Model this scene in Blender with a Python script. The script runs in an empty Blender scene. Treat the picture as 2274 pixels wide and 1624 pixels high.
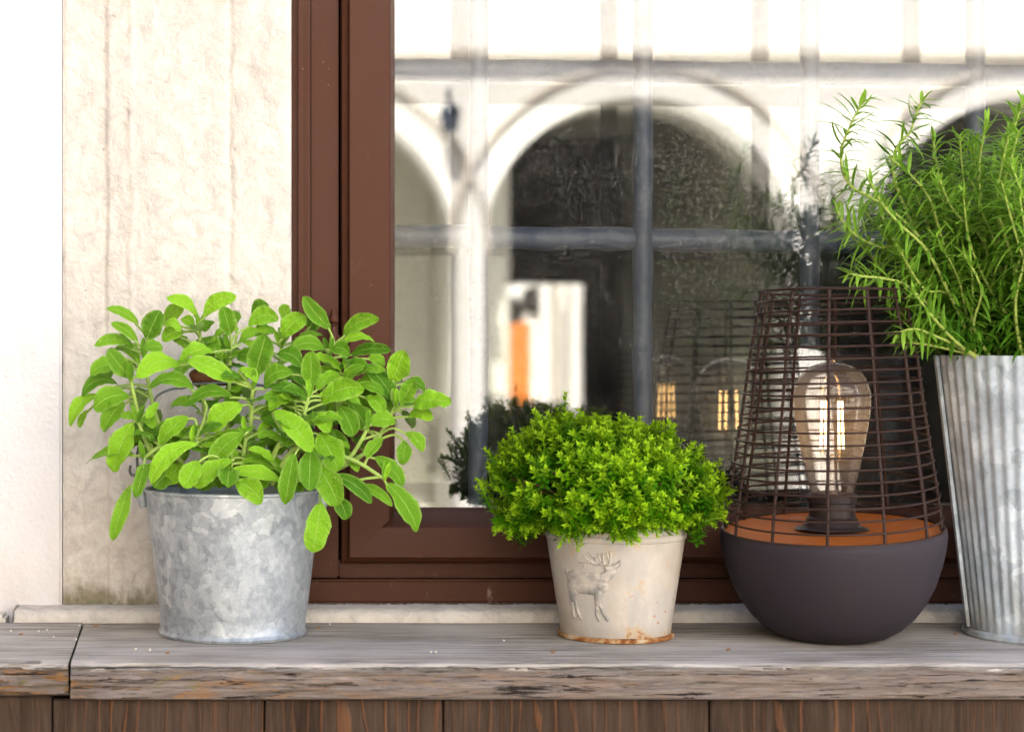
import bpy, bmesh, math, random
from mathutils import Vector, Matrix, noise
R = math.radians
rnd = random.Random(7)
S = bpy.context.scene
C = S.collection

# ------------------------------------------------------------ camera, sky, sun, exposure
CAMZ, CAMY, F = 0.258, -1.68, 4200.0          # eye height above the shelf, distance, focal length in pixels of a 2273 px wide picture
cd = bpy.data.cameras.new('camera'); cam = bpy.data.objects.new('camera', cd); C.objects.link(cam)
cam.location = (0, CAMY, CAMZ); cam.rotation_euler = (R(90), 0, 0)
cd.sensor_width = 36; cd.lens = 36 * F / 2273; cd.shift_x = 0.2330; cd.shift_y = -0.0229
cd.clip_start = 0.05; cd.clip_end = 500
cd.dof.use_dof = True; cd.dof.focus_distance = 1.67; cd.dof.aperture_fstop = 6.3
S.camera = cam
SUN_EL, SUN_AZ = R(52), R(-14)
w = bpy.data.worlds.new('World'); S.world = w; w.use_nodes = True
wn = w.node_tree.nodes; wl = w.node_tree.links
bg = wn['Background']; bg.inputs[1].default_value = 0.15
sky = wn.new('ShaderNodeTexSky'); sky.sky_type = 'NISHITA'; sky.sun_disc = False
sky.sun_elevation = SUN_EL; sky.sun_rotation = SUN_AZ; sky.dust_density = 2.5; sky.air_density = 0.6; sky.ozone_density = 0.3
wl.new(sky.outputs[0], bg.inputs[0])
sd = bpy.data.lights.new('sun', 'SUN'); sd.energy = 5.0; sd.angle = R(0.5); sd.color = (1, .95, .87)
sun = bpy.data.objects.new('sun', sd); C.objects.link(sun)
sv = Vector((math.cos(SUN_EL) * math.sin(SUN_AZ), math.cos(SUN_EL) * math.cos(SUN_AZ), math.sin(SUN_EL)))
sun.rotation_euler = sv.to_track_quat('Z', 'Y').to_euler(); sun.location = (0, 8, 12)
S.view_settings.view_transform = 'Standard'; S.view_settings.look = 'None'; S.view_settings.gamma = 1
S.view_settings.use_curve_mapping = False
S.view_settings.exposure = 2.66
S.cycles.use_denoising = True; S.cycles.use_guiding = True; S.cycles.use_surface_guiding = True; S.cycles.guiding_training_samples = 32
S.cycles.max_bounces = 10; S.cycles.diffuse_bounces = 4; S.cycles.glossy_bounces = 5
S.cycles.transmission_bounces = 6; S.cycles.transparent_max_bounces = 24
S.cycles.caustics_reflective = False; S.cycles.caustics_refractive = False
S.cycles.sample_clamp_indirect = 6; S.cycles.blur_glossy = 0.5

def at(px, py, Y=0.0):                        # a point Y metres behind the pots' centre line
    d = Y - CAMY
    return Vector(((px - 607) * d / F, Y, CAMZ - (py - 760) * d / F))
def mir(px, py, Yo):                          # a real point across the street, as the window pane mirrors it
    d = 2.0 - Yo
    return Vector(((px - 607) * d / F, Yo, CAMZ - (py - 760) * d / F))
def shelf(px, py):
    d = CAMZ * F / (py - 760)
    return Vector(((px - 607) * d / F, CAMY + d, 0))

# ------------------------------------------------------------ object helpers
def wloc(o):
    v = Vector((0, 0, 0))
    while o: v += o.location; o = o.parent
    return v
def tag(o, label=None, cat=None, group=None, kind=None):
    for k, v in (('label', label), ('category', cat), ('group', group), ('kind', kind)):
        if v: o[k] = v
    return o
def thing(name, label, cat, loc=(0, 0, 0), group=None):
    o = bpy.data.objects.new(name, None); C.objects.link(o); o.location = loc; o.empty_display_size = .05
    return tag(o, label, cat, group)
class MB:
    def __init__(s): s.v = []; s.f = []; s.uv = []
    def add(s, vs, fs, uvs=None):
        n = len(s.v); s.v += [tuple(p) for p in vs]; s.f += [tuple(i + n for i in f) for f in fs]
        s.uv += list(uvs) if uvs else [(0, 0)] * len(vs)
        return s
    def box(s, x0, x1, y0, y1, z0, z1):
        return s.add([(x, y, z) for z in (z0, z1) for y in (y0, y1) for x in (x0, x1)],
                     [(0, 2, 3, 1), (4, 5, 7, 6), (0, 1, 5, 4), (2, 6, 7, 3), (0, 4, 6, 2), (1, 3, 7, 5)])
    def bbox(s, x0, x1, y0, y1, z0, z1, b=.002, seg=2):
        bm = bmesh.new(); bmesh.ops.create_cube(bm, size=1)
        for v in bm.verts:
            v.co = Vector(((x0 + x1) / 2 + v.co.x * (x1 - x0), (y0 + y1) / 2 + v.co.y * (y1 - y0), (z0 + z1) / 2 + v.co.z * (z1 - z0)))
        bmesh.ops.bevel(bm, geom=bm.edges[:], offset=b, segments=seg, affect='EDGES')
        bm.verts.index_update()
        s.add([v.co.copy() for v in bm.verts], [[v.index for v in f.verts] for f in bm.faces]); bm.free(); return s
    def lathe(s, prof, n=64, c=(0, 0), wave=None, closed=False):
        vs = []; uv = []
        for k, (r, z) in enumerate(prof):
            for i in range(n):
                a = 2 * math.pi * i / n; rr = r + (wave(a, r, z) if wave else 0)
                vs.append((c[0] + rr * math.cos(a), c[1] + rr * math.sin(a), z)); uv.append((i / n, k / len(prof)))
        fs = []; m = len(prof)
        for k in range(m if closed else m - 1):
            for i in range(n):
                j = (i + 1) % n; q = (k + 1) % m
                fs.append((k * n + i, k * n + j, q * n + j, q * n + i))
        return s.add(vs, fs, uv)
    def disc(s, r, z, c=(0, 0), n=64, up=True):
        vs = [(c[0] + r * math.cos(2 * math.pi * i / n), c[1] + r * math.sin(2 * math.pi * i / n), z) for i in range(n)]
        return s.add(vs, [tuple(range(n)) if up else tuple(reversed(range(n)))])
    def tube(s, pts, rad, n=6, closed=False, cap=True, v0=0, v1=1):
        pts = [Vector(p) for p in pts]; m = len(pts)
        rad = rad if isinstance(rad, (list, tuple)) else [rad] * m
        vs = []; uv = []; up = None
        for k in range(m):
            if closed: t = pts[(k + 1) % m] - pts[k - 1]
            else: t = pts[min(k + 1, m - 1)] - pts[max(k - 1, 0)]
            t = t.normalized() if t.length > 1e-9 else Vector((0, 0, 1))
            if up is None: up = t.orthogonal().normalized()
            up = (up - t * up.dot(t)); up = up.normalized() if up.length > 1e-6 else t.orthogonal().normalized()
            sd_ = t.cross(up)
            for i in range(n):
                a = 2 * math.pi * i / n
                vs.append(pts[k] + (up * math.cos(a) + sd_ * math.sin(a)) * rad[k]); uv.append((i / n, v0 + (v1 - v0) * k / max(1, m - 1)))
        fs = []
        for k in range(m if closed else m - 1):
            for i in range(n):
                j = (i + 1) % n; q = (k + 1) % m
                fs.append((k * n + i, k * n + j, q * n + j, q * n + i))
        if cap and not closed: fs += [tuple(reversed(range(n))), tuple((m - 1) * n + i for i in range(n))]
        return s.add(vs, fs, uv)
    def mesh(s, name, mat, origin=Vector((0, 0, 0)), smooth=True):
        me = bpy.data.meshes.new(name)
        me.from_pydata([(v[0] - origin[0], v[1] - origin[1], v[2] - origin[2]) for v in s.v], [], s.f)
        uvl = me.uv_layers.new(name='UVMap')
        flat = []
        for l in me.loops: flat += s.uv[l.vertex_index]
        uvl.data.foreach_set('uv', flat)
        me.materials.append(mat)
        if smooth:
            me.shade_smooth()
            if smooth != 'all': me.set_sharp_from_angle(angle=R(38))
        me.update(); return me
    def build(s, name, mat, parent=None, smooth=True, loc=None):
        o = bpy.data.objects.new(name, None) if False else None
        org = wloc(parent) if parent else Vector(loc or (0, 0, 0))
        o = bpy.data.objects.new(name, s.mesh(name, mat, org, smooth)); C.objects.link(o)
        if parent: o.parent = parent
        else: o.location = org
        return o
def catmull(P, k=6):
    P = [Vector(p) for p in P]; out = []
    for i in range(len(P) - 1):
        a, b, c, d = P[max(i - 1, 0)], P[i], P[i + 1], P[min(i + 2, len(P) - 1)]
        for j in range(k):
            t = j / k
            out.append(.5 * ((2 * b) + (c - a) * t + (2 * a - 5 * b + 4 * c - d) * t * t + (3 * b - a - 3 * c + d) * t ** 3))
    out.append(P[-1]); return out

# ------------------------------------------------------------ material helpers
class NT:
    def __init__(s, name, rough=.6, metal=0.0, spec=.12):
        s.m = bpy.data.materials.new(name); s.m.use_nodes = True; s.t = s.m.node_tree; s.N = s.t.nodes; s.L = s.t.links
        s.b = s.N['Principled BSDF']; s.out = s.N['Material Output']
        s.b.inputs['Roughness'].default_value = rough; s.b.inputs['Metallic'].default_value = metal
        if spec is not None: s.b.inputs['Specular IOR Level'].default_value = spec
        s.tc = s.N.new('ShaderNodeTexCoord')
    def set(s, inp, v):
        if isinstance(v, bpy.types.NodeSocket): s.L.new(v, inp)
        elif isinstance(v, (tuple, list)) and len(v) == 3 and inp.type == 'RGBA': inp.default_value = (*v, 1)
        else: inp.default_value = v
    def co(s, scale=(1, 1, 1), kind='Object', loc=(0, 0, 0), rot=(0, 0, 0)):
        n = s.N.new('ShaderNodeMapping'); s.L.new(s.tc.outputs[kind], n.inputs[0])
        n.inputs['Scale'].default_value = scale; n.inputs['Location'].default_value = loc; n.inputs['Rotation'].default_value = rot
        return n.outputs[0]
    def noise(s, co, scale=5, detail=4, rough=.55, dist=0, out=0):
        n = s.N.new('ShaderNodeTexNoise'); s.L.new(co, n.inputs['Vector']); n.inputs['Scale'].default_value = scale
        n.inputs['Detail'].default_value = detail; n.inputs['Roughness'].default_value = rough; n.inputs['Distortion'].default_value = dist
        return n.outputs[out]
    def voro(s, co, scale=5, feat='F1', out=0, rnd_=1.0):
        n = s.N.new('ShaderNodeTexVoronoi'); n.feature = feat; s.L.new(co, n.inputs['Vector']); n.inputs['Scale'].default_value = scale
        n.inputs['Randomness'].default_value = rnd_
        return n.outputs[out]
    def wave(s, co, scale=5, dist=2, detail=2, dscale=1, axis='X'):
        n = s.N.new('ShaderNodeTexWave'); n.bands_direction = axis; s.L.new(co, n.inputs['Vector']); n.inputs['Scale'].default_value = scale
        n.inputs['Distortion'].default_value = dist; n.inputs['Detail'].default_value = detail; n.inputs['Detail Scale'].default_value = dscale
        return n.outputs[1]
    def ramp(s, f, stops, interp='LINEAR'):
        n = s.N.new('ShaderNodeValToRGB'); s.set(n.inputs[0], f); e = n.color_ramp.elements; n.color_ramp.interpolation = interp
        while len(e) < len(stops): e.new(.5)
        for el, (p, c) in zip(e, stops):
            el.position = p; el.color = (*c, 1) if isinstance(c, (tuple, list)) else (c, c, c, 1)
        return n.outputs[0]
    def mix(s, f, a, b, mode='MIX'):
        n = s.N.new('ShaderNodeMix'); n.data_type = 'RGBA'; n.blend_type = mode
        s.set(n.inputs[0], f); s.set(n.inputs[6], a); s.set(n.inputs[7], b); return n.outputs[2]
    def math(s, op, a, b=0.0, c=None):
        n = s.N.new('ShaderNodeMath'); n.operation = op; s.set(n.inputs[0], a); s.set(n.inputs[1], b)
        if c is not None: s.set(n.inputs[2], c)
        return n.outputs[0]
    def pos(s):
        return s.N.new('ShaderNodeNewGeometry').outputs[0]
    def sep(s, v):
        n = s.N.new('ShaderNodeSeparateXYZ'); s.L.new(v, n.inputs[0]); return n.outputs
    def vadd(s, a, b, k=1.0):
        n = s.N.new('ShaderNodeVectorMath'); n.operation = 'MULTIPLY_ADD'; s.L.new(b, n.inputs[0]); n.inputs[1].default_value = (k, k, k)
        s.L.new(a, n.inputs[2]); return n.outputs[0]
    def info(s, out):
        n = s.N.new('ShaderNodeObjectInfo'); return n.outputs[out]
    def bump(s, h, dist=.001, strength=1.0, prev=None):
        n = s.N.new('ShaderNodeBump'); s.L.new(h, n.inputs['Height']); n.inputs['Distance'].default_value = dist
        n.inputs['Strength'].default_value = strength
        if prev is not None: s.L.new(prev, n.inputs['Normal'])
        return n.outputs[0]
    def done(s, col=None, rough=None, normal=None, metal=None):
        if col is not None: s.set(s.b.inputs['Base Color'], col)
        if rough is not None: s.set(s.b.inputs['Roughness'], rough)
        if metal is not None: s.set(s.b.inputs['Metallic'], metal)
        if normal is not None: s.L.new(normal, s.b.inputs['Normal'])
        return s.m
    def translucent(s, col, fac):
        t = s.N.new('ShaderNodeBsdfTranslucent'); s.set(t.inputs[0], col); mx = s.N.new('ShaderNodeMixShader'); mx.inputs[0].default_value = fac
        s.L.new(s.b.outputs[0], mx.inputs[1]); s.L.new(t.outputs[0], mx.inputs[2]); s.L.new(mx.outputs[0], s.out.inputs[0])

def m_plaster():
    n = NT('white plaster', .85); c = n.co()
    a = n.noise(c, 6, 5); b = n.noise(c, 60, 4, .6); z = n.sep(n.pos())[2]
    low = n.math('MULTIPLY', n.ramp(z, [(.0, 1.0), (.18, 0.0)]), n.ramp(n.noise(n.co((1, 1, .5)), 14, 5), [(.35, 0.0), (.7, 1.0)]))
    col = n.mix(n.ramp(a, [(.3, 0.0), (.75, 1.0)]), (.76, .72, .69), (.69, .65, .615))
    col = n.mix(n.math('MULTIPLY', low, .5), col, (.55, .49, .43))
    crk = n.ramp(n.math('ABSOLUTE', n.math('SUBTRACT', n.noise(n.co((1, 1, .6), loc=(2, 5, 1)), 5, 6, .6, .3), .5)), [(.0, .5), (.006, 0.0)])
    col = n.mix(n.math('MULTIPLY', crk, .5), col, (.45, .40, .36))
    col = n.mix(n.ramp(n.noise(n.co((1, 1, .25), loc=(3, 1, 1)), 20, 5, .65), [(.50, 0.0), (.75, .7)]), col, (.60, .545, .49))
    return n.done(col, normal=n.bump(n.math('ADD', n.math('MULTIPLY', b, .6), n.math('ADD', a, n.noise(c, 220, 4))), .0022, .7))
def m_stone(name='limestone', moss=True, dark=1.0):
    n = NT(name, .9); c = n.co()
    big = n.noise(c, 9, 6, .62, .4); mid = n.noise(n.co((1, 1, .8)), 60, 7, .72, .6); fine = n.noise(c, 260, 5, .7)
    pit = n.ramp(n.voro(n.vadd(c, n.noise(c, 60, 2, out=1), .012), 95), [(.05, 0.0), (.30, 1.0)])
    pitm = n.ramp(n.noise(c, 22, 4), [(.58, 0.0), (.70, .6)])
    base = n.mix(n.ramp(big, [(.36, 0.0), (.62, 1.0)]), (.76 * dark, .69 * dark, .585 * dark), (.655 * dark, .59 * dark, .50 * dark))
    base = n.mix(n.ramp(mid, [(.46, 0.0), (.66, .55)]), base, (.45 * dark, .395 * dark, .335 * dark))
    base = n.mix(n.ramp(fine, [(.56, 0.0), (.74, .6)]), base, (.80 * dark, .74 * dark, .66 * dark))
    spot = n.ramp(n.noise(n.co(loc=(3, 3, 3)), 30, 3, .5), [(.69, 0.0), (.74, .8)])
    base = n.mix(spot, base, (.62, .44, .29))
    if moss:
        z = n.sep(n.pos())[2]
        zz = n.math('MULTIPLY', n.math('ADD', z, n.math('MULTIPLY', n.math('SUBTRACT', n.noise(n.co((1, 1, .55), loc=(1, 0, 0)), 30, 6, .7), .46), -.11)), 10.0)
        mm = n.ramp(zz, [(.08, .95), (.16, .6), (.30, 0.0)])
        gr = n.mix(n.noise(c, 90, 3), (.085, .085, .022), (.34, .30, .19))
        base = n.mix(mm, base, gr)
        dirt = n.math('MULTIPLY', n.ramp(z, [(.0, .6), (.20, 0.0)]), n.ramp(n.noise(n.co(loc=(9, 2, 1)), 34, 8, .78), [(.44, 0.0), (.60, 1.0)]))
        base = n.mix(dirt, base, (.42, .33, .25))
    h = n.math('ADD', n.math('MULTIPLY', mid, 1.0), n.math('MULTIPLY', fine, .35))
    h2 = n.math('MULTIPLY', n.math('SUBTRACT', 1.0, pit), n.math('MULTIPLY', pitm, -1.0))
    return n.done(base, normal=n.bump(n.math('ADD', h, h2), .0040, 1.0))
def m_paint():
    n = NT('brown window paint', .5, spec=.16); c = n.co()
    a = n.noise(n.co((1, 1, .15)), 40, 4); b = n.noise(c, 7, 3)
    col = n.mix(b, (.056, .0180, .0078), (.078, .027, .0125))
    sp = n.ramp(n.voro(c, 130), [(.045, .55), (.075, 0.0)]); spm = n.ramp(n.noise(c, 17, 3), [(.56, 0.0), (.62, 1.0)])
    col = n.mix(n.math('MULTIPLY', sp, spm), col, (.6, .5, .42))
    scr = n.ramp(n.noise(n.co((1, 1, .6), loc=(5, 1, 2)), 60, 7, .75), [(.60, 0.0), (.68, .45)])
    z = n.sep(n.tc.outputs['Object'])[2]
    col = n.mix(n.math('MULTIPLY', scr, n.ramp(z, [(.02, 1.0), (.05, 0.04)])), col, (.45, .34, .26))
    return n.done(col, n.ramp(b, [(.3, .45), (.7, .6)]), n.bump(n.math('ADD', a, n.math('MULTIPLY', n.noise(c, 200, 2), .3)), .0006, .35))
def m_iron():
    n = NT('blue grey grille paint', .42, spec=.4); c = n.co()
    a = n.noise(c, 30, 4); col = n.mix(n.ramp(a, [(.4, 0.0), (.7, 1.0)]), (.060, .078, .125), (.13, .145, .19))
    return n.done(col, normal=n.bump(n.noise(c, 45, 4), .004, .6))
def m_wood_top():
    n = NT('weathered grey wood', .78); c = n.co((1, 9, 9))
    g = n.noise(n.co((1.0, 16, 22)), 9, 8, .74, .25); s2 = n.noise(n.co((3, 36, 60)), 9, 7, .75, .3); lo = n.noise(n.co((1, 2.4, 2.4)), 5, 3)
    col = n.mix(n.ramp(g, [(.38, 0.0), (.62, 1.0)]), (.20, .165, .130), (.53, .47, .40))
    col = n.mix(n.ramp(lo, [(.35, 0.0), (.65, 1.0)]), col, (.43, .40, .44), 'MIX') if False else n.mix(n.ramp(lo, [(.40, 0.0), (.66, .75)]), col, (.64, .58, .52))
    col = n.mix(n.ramp(s2, [(.56, 0.0), (.66, .6)]), col, (.62, .57, .40))
    col = n.mix(n.ramp(n.noise(n.co((1.4, 46, 46), loc=(4, 2, 1)), 10, 5, .6, .2), [(.63, 0.0), (.70, .85)]), col, (.085, .068, .058))
    # the long cut edge: browner, with split fibres, raw orange wood and yellow lichen
    p = n.sep(n.pos()); y, z, x = p[1], p[2], p[0]
    e1 = n.noise(n.co((1, 14, 14), loc=(7, 0, 0)), 16, 10, .78, .5); e2 = n.noise(n.co((1, 5, 5), loc=(0, 5, 0)), 26, 8, .74, .8)
    ed = n.mix(n.ramp(e1, [(.32, 0.0), (.66, 1.0)]), (.13, .09, .068), (.45, .375, .32))
    left = n.ramp(x, [(-.235 + .5, 1.0), (.05 + .5, .42), (.45 + .5, .2)]) if False else n.ramp(n.math('ADD', x, .5), [(.30, 1.0), (.55, .35), (.95, .12)])
    org = n.math('MULTIPLY', n.ramp(e2, [(.525, 0.0), (.575, 1.0)]), left)
    ed = n.mix(org, ed, (.46, .235, .085))
    lic = n.math('MULTIPLY', n.ramp(n.noise(n.co((1, 5, 5), loc=(2, 8, 3)), 18, 5, .6, .6), [(.60, 0.0), (.66, .9)]), left)
    ed = n.mix(lic, ed, (.27, .24, .045))
    crk = n.math('MAXIMUM', n.ramp(n.noise(n.co((1, 17, 17), loc=(1, 1, 9)), 15, 9, .78, .35), [(.56, 0.0), (.585, .97)]), n.ramp(n.noise(n.co((1, 9, 9), loc=(4, 1, 2)), 44, 8, .8, .3), [(.64, 0.0), (.67, .9)]))
    ed = n.mix(crk, ed, (.028, .02, .015))
    isedge = n.ramp(n.math('ADD', z, n.math('MULTIPLY', n.math('SUBTRACT', e1, .5), .006)), [(.0, 0.0), (.5, 0.0)])
    zz = n.math('ADD', n.math('MULTIPLY', z, 60.0), n.math('ADD', n.math('MULTIPLY', n.math('SUBTRACT', e1, .5), 1.6), 1.08))
    isedge = n.math('SUBTRACT', 1.0, n.ramp(zz, [(.62, 0.0), (.88, 1.0)]))
    col = n.mix(isedge, col, ed)
    h = n.math('ADD', g, n.math('MULTIPLY', s2, .6)); hb = n.math('ADD', n.math('MULTIPLY', e1, 2.0), n.math('MULTIPLY', crk, -1.4))
    hh = n.math('ADD', h, n.math('MULTIPLY', hb, isedge))
    return n.done(col, normal=n.bump(hh, .0035, .9))
def m_board():
    n = NT('brown cladding wood', .72); r = n.info('Random')
    off = n.N.new('ShaderNodeCombineXYZ'); n.L.new(n.math('MULTIPLY', r, 13.0), off.inputs[0]); n.L.new(n.math('MULTIPLY', r, 37.0), off.inputs[2])
    c = n.vadd(n.co((1, 1, .13)), off.outputs[0])
    warp = n.noise(c, 7, 3, .5, out=1)
    wc = n.vadd(c, warp, .16)
    ring = n.wave(wc, 26, 5.0, 3, 1.6); big = n.noise(c, 11, 2)
    thin = n.math('MULTIPLY', n.ramp(ring, [(.86, 0.0), (.985, 1.0)]), n.ramp(big, [(.40, .15), (.60, 1.0)]))
    fib = n.noise(n.vadd(n.co((1, 1, .06)), off.outputs[0]), 260, 4, .6); fib2 = n.noise(n.vadd(n.co((1, 1, .10)), off.outputs[0]), 110, 8, .75)
    lo = n.noise(c, 16, 3)
    col = n.mix(n.ramp(lo, [(.35, 0.0), (.7, 1.0)]), (.026, .0145, .008), (.064, .039, .025))
    col = n.mix(n.ramp(fib2, [(.42, 0.0), (.66, .7)]), col, (.085, .056, .038))
    col = n.mix(n.math('MULTIPLY', thin, .5), col, (.17, .068, .026))
    col = n.mix(n.ramp(fib, [(.45, 0.0), (.75, .6)]), col, (.020, .012, .008))
    return n.done(col, normal=n.bump(n.math('ADD', n.math('MULTIPLY', thin, 1.0), n.math('MULTIPLY', fib, .8)), .0012, .8))
def m_galv(name, metal=.5, scale=62, stain=0.0, tint=(1, 1, 1)):
    n = NT(name, .40, metal, .3); c = n.co((1, 1, .8)); wv = n.vadd(c, n.noise(c, 130, 2, .5, out=1), .007)
    v1 = n.voro(wv, scale, out=1); v2 = n.voro(n.vadd(n.co(loc=(2, 1, 0)), n.noise(c, 90, 2, .5, out=1), .012), scale * .62, out=1)
    a = n.sep(v1)[0]; b = n.sep(v2)[1]; k = n.math('ADD', n.math('MULTIPLY', a, .5), n.math('MULTIPLY', b, .5))
    col = n.ramp(k, [(.12, (.235, .25, .255)), (.42, (.33, .35, .36)), (.62, (.39, .41, .415)), (.88, (.52, .535, .525))])
    col = n.mix(1.0, col, tint, 'MULTIPLY'); lo = n.noise(c, 12, 5, .7); col = n.mix(n.ramp(lo, [(.40, .0), (.64, .7)]), col, (.27, .295, .315))
    col = n.mix(n.ramp(n.noise(c, 150, 5, .75), [(.45, 0.0), (.7, .45)]), col, (.58, .60, .59))
    if stain:
        z = n.sep(n.tc.outputs['Object'])[2]
        d = n.math('MULTIPLY', n.ramp(n.math('MULTIPLY', z, 5.0), [(.02, 1.0), (.4, .0)]), n.ramp(n.noise(n.co((1, 1, .35)), 36, 5), [(.42, 0.0), (.62, 1.0)]))
        col = n.mix(n.math('MULTIPLY', d, stain), col, (.23, .205, .15))
    return n.done(col, n.ramp(k, [(.1, .55), (.9, .36)]), n.bump(n.math('ADD', n.math('MULTIPLY', k, .25), n.noise(c, 90, 3)), .0008, .35))
def m_cream():
    n = NT('chalky cream painted tin', .66); c = n.co()
    a = n.noise(c, 20, 5, .6); b = n.noise(n.co((1, 1, .35), loc=(3, 0, 0)), 28, 5, .6)
    col = n.mix(n.ramp(a, [(.35, 0.0), (.7, 1.0)]), (.43, .365, .29), (.54, .49, .425))
    col = n.mix(n.ramp(b, [(.44, 0.0), (.62, .8)]), col, (.37, .345, .305))
    p = n.sep(n.tc.outputs['Object']); z = p[2]; zz = n.math('MULTIPLY', z, 8.0)
    edge = n.math('ADD', n.ramp(zz, [(.0, .12), (.06, .07), (.16, 0.0)]), n.ramp(zz, [(.62, 0.0), (.80, .13)]))
    rn = n.math('ADD', n.noise(c, 62, 5, .65), edge)
    col = n.mix(n.ramp(rn, [(.60, 0.0), (.69, .7)]), col, (.52, .34, .16))
    col = n.mix(n.ramp(rn, [(.68, 0.0), (.76, .9)]), col, (.26, .085, .022))
    sp = n.math('MULTIPLY', n.ramp(n.voro(c, 120), [(.10, .9), (.16, 0.0)]), n.ramp(n.noise(c, 18, 2), [(.56, 0.0), (.62, 1.0)]))
    col = n.mix(sp, col, (.42, .13, .03))
    return n.done(col, normal=n.bump(n.math('ADD', n.noise(c, 110, 4), a), .0010, .5))
def m_rust():
    n = NT('rusty cream tin', .75); c = n.co(); a = n.noise(c, 70, 6, .7)
    col = n.ramp(a, [(.36, (.50, .43, .32)), (.46, (.46, .30, .14)), (.56, (.27, .10, .03)), (.70, (.09, .03, .012))])
    return n.done(col, normal=n.bump(n.noise(c, 220, 5), .0008, .7))
def m_stag():
    n = NT('worn cream and grey relief', .66); c = n.co()
    col = n.mix(n.ramp(n.noise(c, 95, 5, .65), [(.38, 0.0), (.62, 1.0)]), (.48, .425, .36), (.24, .23, .205))
    return n.done(col, normal=n.bump(n.noise(c, 260, 4), .0008, .6))
def simple(name, col, rough=.6, metal=0.0, bscale=None, bdist=.0005, var=.12, spec=.15):
    n = NT(name, rough, metal, spec); c = n.co(); a = n.noise(c, bscale or 40, 4)
    cc = n.mix(a, tuple(x * (1 - var) for x in col), tuple(min(1, x * (1 + var)) for x in col))
    return n.done(cc, normal=n.bump(n.noise(c, (bscale or 40) * 6, 3), bdist, .4))
def m_leaf(name, dark, light, tip, vein=True, trans=.26, rough=.5):
    n = NT(name, rough, spec=.10); r = n.info('Random'); uv = n.sep(n.tc.outputs['UV'])
    c = n.co(); lo = n.noise(c, 55, 3)
    col = n.mix(n.math('ADD', n.math('MULTIPLY', r, .85), n.math('MULTIPLY', lo, .25)), dark, light)
    nrm = None
    if vein:
        d = n.math('ABSOLUTE', n.math('SUBTRACT', uv[0], .5))
        side = n.math('ABSOLUTE', n.math('SUBTRACT', n.math('FRACT', n.math('SUBTRACT', n.math('MULTIPLY', uv[1], 9.0), n.math('MULTIPLY', d, 5.0))), .5))
        mid = n.ramp(d, [(.0, .75), (.035, 0.0)]); sv_ = n.math('MULTIPLY', n.ramp(side, [(.0, .13), (.12, 0.0)]), 1.0)
        col = n.mix(n.math('MAXIMUM', mid, sv_), col, tip)
        fl = n.ramp(n.voro(c, 240), [(.10, .75), (.17, 0.0)]); flm = n.ramp(n.noise(n.co(loc=(1, 2, 3)), 42, 3), [(.56, 0.0), (.62, 1.0)])
        col = n.mix(n.math('MULTIPLY', fl, flm), col, (.62, .66, .30))
        back = n.N.new('ShaderNodeNewGeometry').outputs['Backfacing']; col = n.mix(n.math('MULTIPLY', back, .75), col, (.25, .38, .13))
        col = n.mix(n.ramp(d, [(.34, 0.0), (.5, .35)]), col, tip); cell = n.voro(n.co(), 430)
        col = n.mix(n.ramp(cell, [(.15, 0.0), (.8, .16)]), col, dark)
        h = n.math('ADD', n.math('MULTIPLY', cell, -1.3), n.math('MULTIPLY', n.math('MAXIMUM', mid, sv_), -1.4))
        nrm = n.bump(h, .0010, .6)
    else:
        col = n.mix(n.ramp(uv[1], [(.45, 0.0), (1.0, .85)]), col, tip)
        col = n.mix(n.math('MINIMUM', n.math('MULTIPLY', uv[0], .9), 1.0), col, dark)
    n.done(col, normal=nrm); n.translucent(n.mix(.5, col, tip), trans); return n.m
def m_glass(name, tint=(1, 1, 1), boost=1.0, ior=1.5, grime=True, haze=0.0, hazecol=(1, .8, .5), rough=0.0):
    n = NT(name); tr = n.N.new('ShaderNodeBsdfTransparent'); tr.inputs[0].default_value = (*tint, 1)
    gl = n.N.new('ShaderNodeBsdfGlossy'); gl.inputs['Roughness'].default_value = rough
    fr = n.N.new('ShaderNodeFresnel'); fr.inputs[0].default_value = ior
    mx = n.N.new('ShaderNodeMixShader'); n.set(mx.inputs[0], n.math('MINIMUM', n.math('MULTIPLY', fr.outputs[0], boost), 1.0))
    n.L.new(tr.outputs[0], mx.inputs[1]); n.L.new(gl.outputs[0], mx.inputs[2]); last = mx.outputs[0]
    if grime:
        c = n.co(); g = n.noise(n.vadd(c, n.noise(c, 200, 2, out=1), .006), 190, 3, .5)
        band = n.math('ABSOLUTE', n.math('SUBTRACT', g, .52)); spots = n.ramp(band, [(.0, .24), (.022, 0.0)])
        msk = n.ramp(n.noise(c, 9, 4), [(.36, 0.0), (.56, 1.0)])
        dots = n.ramp(n.voro(c, 150), [(.07, .35), (.12, 0.0)])
        f = n.math('ADD', n.math('MULTIPLY', spots, msk), n.math('MULTIPLY', dots, n.ramp(n.noise(c, 30, 2), [(.5, 0.0), (.6, 1.0)])))
        df = n.N.new('ShaderNodeBsdfDiffuse'); df.inputs[0].default_value = (.5, .47, .42, 1)
        m2 = n.N.new('ShaderNodeMixShader'); n.L.new(n.math('ADD', f, .006), m2.inputs[0]); n.L.new(last, m2.inputs[1]); n.L.new(df.outputs[0], m2.inputs[2]); last = m2.outputs[0]
    if haze:
        df = n.N.new('ShaderNodeBsdfTranslucent'); df.inputs[0].default_value = (*hazecol, 1)
        m3 = n.N.new('ShaderNodeMixShader'); m3.inputs[0].default_value = haze; n.L.new(last, m3.inputs[1]); n.L.new(df.outputs[0], m3.inputs[2]); last = m3.outputs[0]
    n.L.new(last, n.out.inputs[0]); return n.m
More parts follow.
